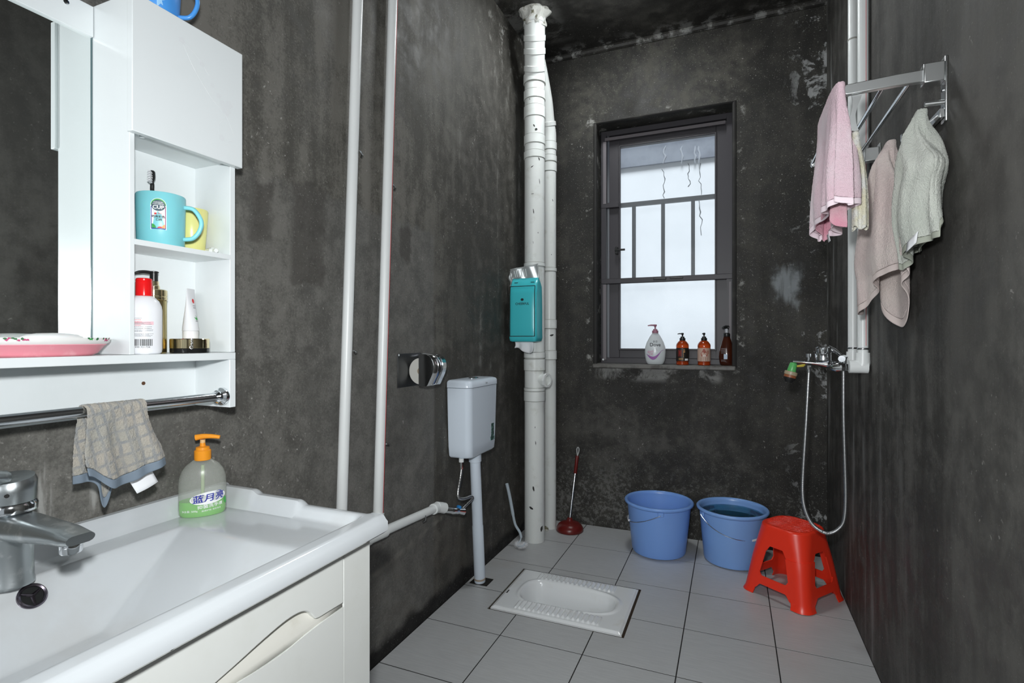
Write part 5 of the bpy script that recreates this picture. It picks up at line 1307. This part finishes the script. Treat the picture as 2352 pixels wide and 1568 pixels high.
# cream towel hung on the strap hook, behind the pink one
cr = thing('face_towel', 'cream yellow towel hung from the strap hook beside the pink towel', 'towel', (.285, 1.45, 1.33))
def crf(u, v):
    a = 2 * PI * u; d = lerp(0, .212 + .005 * math.sin(3 * a), v); w = lerp(.006, .0155, sstep(0, .16, d)); c, s = math.cos(a), math.sin(a)
    f = 1 + .35 * math.sin(5 * a + 1) * sstep(.01, .05, d)
    return Vector((.262 + .020 * sstep(0, .08, d) + w * c * (.9 + .1 * f), 1.418 + .055 * sstep(0, .08, d) + (.004 + .7 * w) * s * f, ZR - .096 - d))
MB().grid(crf, 48, 30, True).build('cloth', m_yel, cr, smooth=180, solid=.0025, subs=2, terry=.0018)

# ================================================================== WINDOW SILL BOTTLES
ZW = WZ0 + .0084
def pump(parent, c, z, r, m, dirv, length=.03, stem=.016, head_r=.006):
    MB().lathe([(r, z), (r * 1.02, z + .001), (r * 1.02, z + .013), (r * .72, z + .015), (r * .70, z + .021), (r * .30, z + .023)], c, 22).build('collar', m, parent, smooth=30)
    MB().tube([Vector(c) + Vector((0, 0, z + .022)), Vector(c) + Vector((0, 0, z + .022 + stem))], r * .26, 10).build('pump_stem', m, parent)
    zz = z + .022 + stem
    h_ = MB().lathe([(head_r * .6, zz - .006), (head_r, zz), (head_r * 1.05, zz + .006), (head_r * .8, zz + .0075)], c, 16)
    d = dirv.normalized()
    h_.tube([Vector(c) + Vector((0, 0, zz + .003)), Vector(c) + d * length * .6 + Vector((0, 0, zz + .0035)), Vector(c) + d * length + Vector((0, 0, zz + .001))], [head_r * .62, head_r * .5, head_r * .3], 10)
    h_.build('pump_head', m, parent, smooth=40)
cD_ = Vector((-.387, 2.975, ZW)); aD = facing(cD_.x, cD_.y); rD = aD + PI / 2
dv_ = thing('body_wash_bottle', 'large white body wash bottle with a pink pump and purple ribbon print on the sill', 'bottle', cD_)
pD = [(.036, 0), (.043, .004), (.050, .020), (.0545, .045), (.0560, .068), (.0535, .092), (.0460, .118), (.0360, .138), (.0260, .156), (.0175, .168), (.0150, .172)]
MB().lathe(pD, cD_, 44, 1, .52, rD).build('bottle', mat('pearl_white_plastic', (.62, .66, .68), .25), dv_, smooth=60)
m_mauve = mat('mauve_plastic', (.36, .16, .22), .35)
pump(dv_, cD_, .171, .0165, m_mauve, Vector((-1, -.1, 0)), .040, .018, .0085)
rDf = lambda y: interp([(z, r) for r, z in pD], y)
def wD(off_):
    f = wrap(cD_, rDf, aD, off_, 1, .52, rD)
    return f
def flatD(off_):
    """project onto the oval front, x = lateral distance"""
    lat = Vector((math.cos(rD), math.sin(rD), 0)); nr = Vector((math.cos(aD), math.sin(aD), 0))
    def fn(x, y):
        r = rDf(y); k = math.sqrt(max(.02, 1 - (x / r) ** 2)); return cD_ + lat * x + nr * (r * .52 * k + off_) + Vector((0, 0, y))
    return fn
fD = flatD(.0010); fD2 = flatD(.0018)
text('brand_lettering', 'Dove', .026, mat('navy_ink', (.008, .012, .02), .4), dv_, lambda x, y: fD(x, .107 + y), bold=.012)
text('brand_lettering', '多芬', .013, MATS['navy_ink'], dv_, lambda x, y: fD(x, .123 + y))
text('small_lettering', '樱花甜香', .0055, m_grey_ink, dv_, lambda x, y: fD(x, .084 + y))
text('small_lettering', '滋养美肤沐浴乳', .0042, m_grey_ink, dv_, lambda x, y: fD(x, .077 + y))
rib = [(-.047, .062), (-.040, .052), (-.025, .047), (-.005, .052), (.015, .058), (.032, .067), (.042, .080), (.043, .074), (.038, .060), (.022, .047), (.004, .038), (-.018, .030), (-.034, .030), (-.044, .042)]
q = MB()
for i in range(24):
    t0, t1 = i / 24, (i + 1) / 24
    def rb2(t): return fD(lerp(-.046, .043, t), .058 - .034 * math.sin(PI * min(1, t * 1.15)) * .55 + .022 * t * t + (.0)), fD(lerp(-.046, .043, t), .060 - .034 * math.sin(PI * min(1, t * 1.15)) + .022 * t * t - .004)
    A, B_ = rb2(t0); C_, D_ = rb2(t1); q.add([A, C_, D_, B_], [(0, 1, 2, 3)])
q.build('ribbon_print', mat('purple_ribbon_ink', (.34, .13, .40), .3), dv_, smooth=0)
random.seed(3)
q = MB()
for k in range(26):
    x, y = random.uniform(-.040, -.010), random.uniform(.050, .074); s_ = random.uniform(.0022, .0040)
    q.add([fD2(x + s_ * math.cos(t), y + s_ * math.sin(t)) for t in [2 * PI * i / 6 for i in range(6)]], [tuple(range(6))])
q.build('blossom_print', mat('pale_mauve_ink', (.62, .42, .52), .5), dv_, smooth=0)

def amber(name, label, c, r, hgt, lab, seed):
    t = thing(name, label, 'bottle', c, 'amber pump bottles on the window sill')
    pr = [(r - .003, 0), (r, .003), (r - .001, .012), (r - .0022, .016), (r, .020), (r, hgt * .72), (r * 1.02, hgt * .78), (r * .96, hgt * .86), (r * .70, hgt * .95), (r * .5, hgt)]
    MB().lathe(pr, c, 36).build('bottle', mat('amber_plastic', (.62, .085, .015), .12, trans=.55), t, smooth=50)
    pump(t, c, hgt, r * .46, m_black, Vector((-1, -.15, 0)) if seed == 1 else Vector((-.3, -1, 0)), .026, .012, .0065)
    a = facing(c.x, c.y); f = wrap(c, lambda y: r, a, .0010); f2 = wrap(c, lambda y: r, a, .0016)
    patch('label', lab, t, f, u=(-r * 1.35, r * 1.35), v=(.021, hgt * .70), nu=24)
    return t, f2, a
m_dlab = mat('black_label', (.014, .011, .010), .45); m_clab = mat('copper_label', (.52, .36, .29), .45)
cA1 = Vector((-.2435, 2.970, ZW)); cA2 = Vector((-.1345, 2.970, ZW))
t1_, f1, a1_ = amber('shampoo_bottle', 'amber pump bottle with a black label on the sill', cA1, .0325, .130, m_dlab, 1)
patch('red_panel', mat('dark_red_ink', (.13, .02, .015), .5), t1_, f1, u=(-.024, -.002), v=(.045, .082))
f1b = wrap(cA1, lambda y: .0325, a1_, .0021)
text('vertical_lettering', '洗\n发\n水', .0085, m_red_ink, t1_, lambda x, y: f1b(-.013 + x, .064 + y * .75))
text('vertical_lettering', '生\n姜', .0110, m_orange_ink, t1_, lambda x, y: f1b(.008 + x, .074 + y * .85))
for y in (.032, .028, .036): patch('small_print', m_orange_ink, t1_, f1, u=(-.020, .004), v=(y, y + .0012))
patch('price_tag', m_white_ink, t1_, f1, u=(.012, .031), v=(.024, .034))
for k in range(5): patch('small_print', m_orange_ink, t1_, f1, u=(.004, .0055), v=(.042 + k * .006, .046 + k * .006), nu=3)
t2_, f2_, a2_ = amber('shampoo_bottle', 'amber pump bottle with a copper pictured label on the sill', cA2, .0325, .130, m_clab, 2)
patch('figure_print', mat('rust_ink', (.32, .07, .045), .5), t2_, f2_, poly=[(-.012, .046), (.014, .046), (.018, .058), (.010, .070), (.006, .080), (.004, .088), (-.004, .087), (-.008, .074), (-.016, .062)])
patch('side_print', mat('pale_rust_ink', (.42, .20, .15), .5), t2_, f2_, u=(.012, .026), v=(.060, .078))
f2b = wrap(cA2, lambda y: .0325, a2_, .0021)
text('label_lettering', 'SEEK', .0080, m_white_ink, t2_, lambda x, y: f2b(.002 + x, .050 + y), bold=.01)
for i in range(4):
    for j in range(6): patch('small_print', m_ink, t2_, f2b, u=(-.015 + i * .010, -.0125 + i * .010), v=(.0245 + j * .0032, .0258 + j * .0032), nu=2, nv=2)
cA3 = Vector((-.0235, 2.975, ZW))
t3_ = thing('shower_gel_bottle', 'dark brown tapered pump bottle in the corner of the sill', 'bottle', cA3)
p3_ = [(.026, 0), (.032, .004), (.0355, .020), (.0375, .046), (.0355, .075), (.0295, .104), (.0220, .130), (.0165, .148), (.0155, .152)]
MB().lathe(p3_, cA3, 40, 1, .72, facing(cA3.x, cA3.y) + PI / 2).build('bottle', mat('dark_brown_plastic', (.060, .014, .006), .10, trans=.25), t3_, smooth=60)
MB().lathe([(.0165, .151), (.0170, .153), (.0165, .166), (.012, .170), (.0095, .171)], cA3, 22).build('collar', m_black, t3_, smooth=30)
MB().tube([cA3 + Vector((0, 0, .168)), cA3 + Vector((0, 0, .192))], .0085, 14).build('pump_stem', mat('clear_grey_plastic', (.45, .47, .50), .3), t3_)
MB().tube(smooth_path([cA3 + Vector((.010, .003, .197)), cA3 + Vector((0, 0, .199)), cA3 + Vector((-.014, -.012, .199)), cA3 + Vector((-.019, -.016, .194))], 4), [.011, .0115, .0115, .011, .0105, .010, .009, .008, .007, .0065, .006, .0055, .005], 12).build('pump_head', m_black, t3_)
r3 = lambda y: interp([(z, r) for r, z in p3_], y); f3 = wrap(cA3, r3, facing(cA3.x, cA3.y), .0009, 1, .72, facing(cA3.x, cA3.y) + PI / 2)
patch('barcode_tag', mat('pale_blue_label', (.45, .55, .68), .5), t3_, f3, u=(-.012, .003), v=(.034, .060))
for k, y in enumerate((.088, .082, .076, .070, .064, .028, .022)): patch('small_print', m_grey_ink, t3_, f3, u=(-.026, -.002 - .002 * (k % 3)), v=(y, y + .0015))
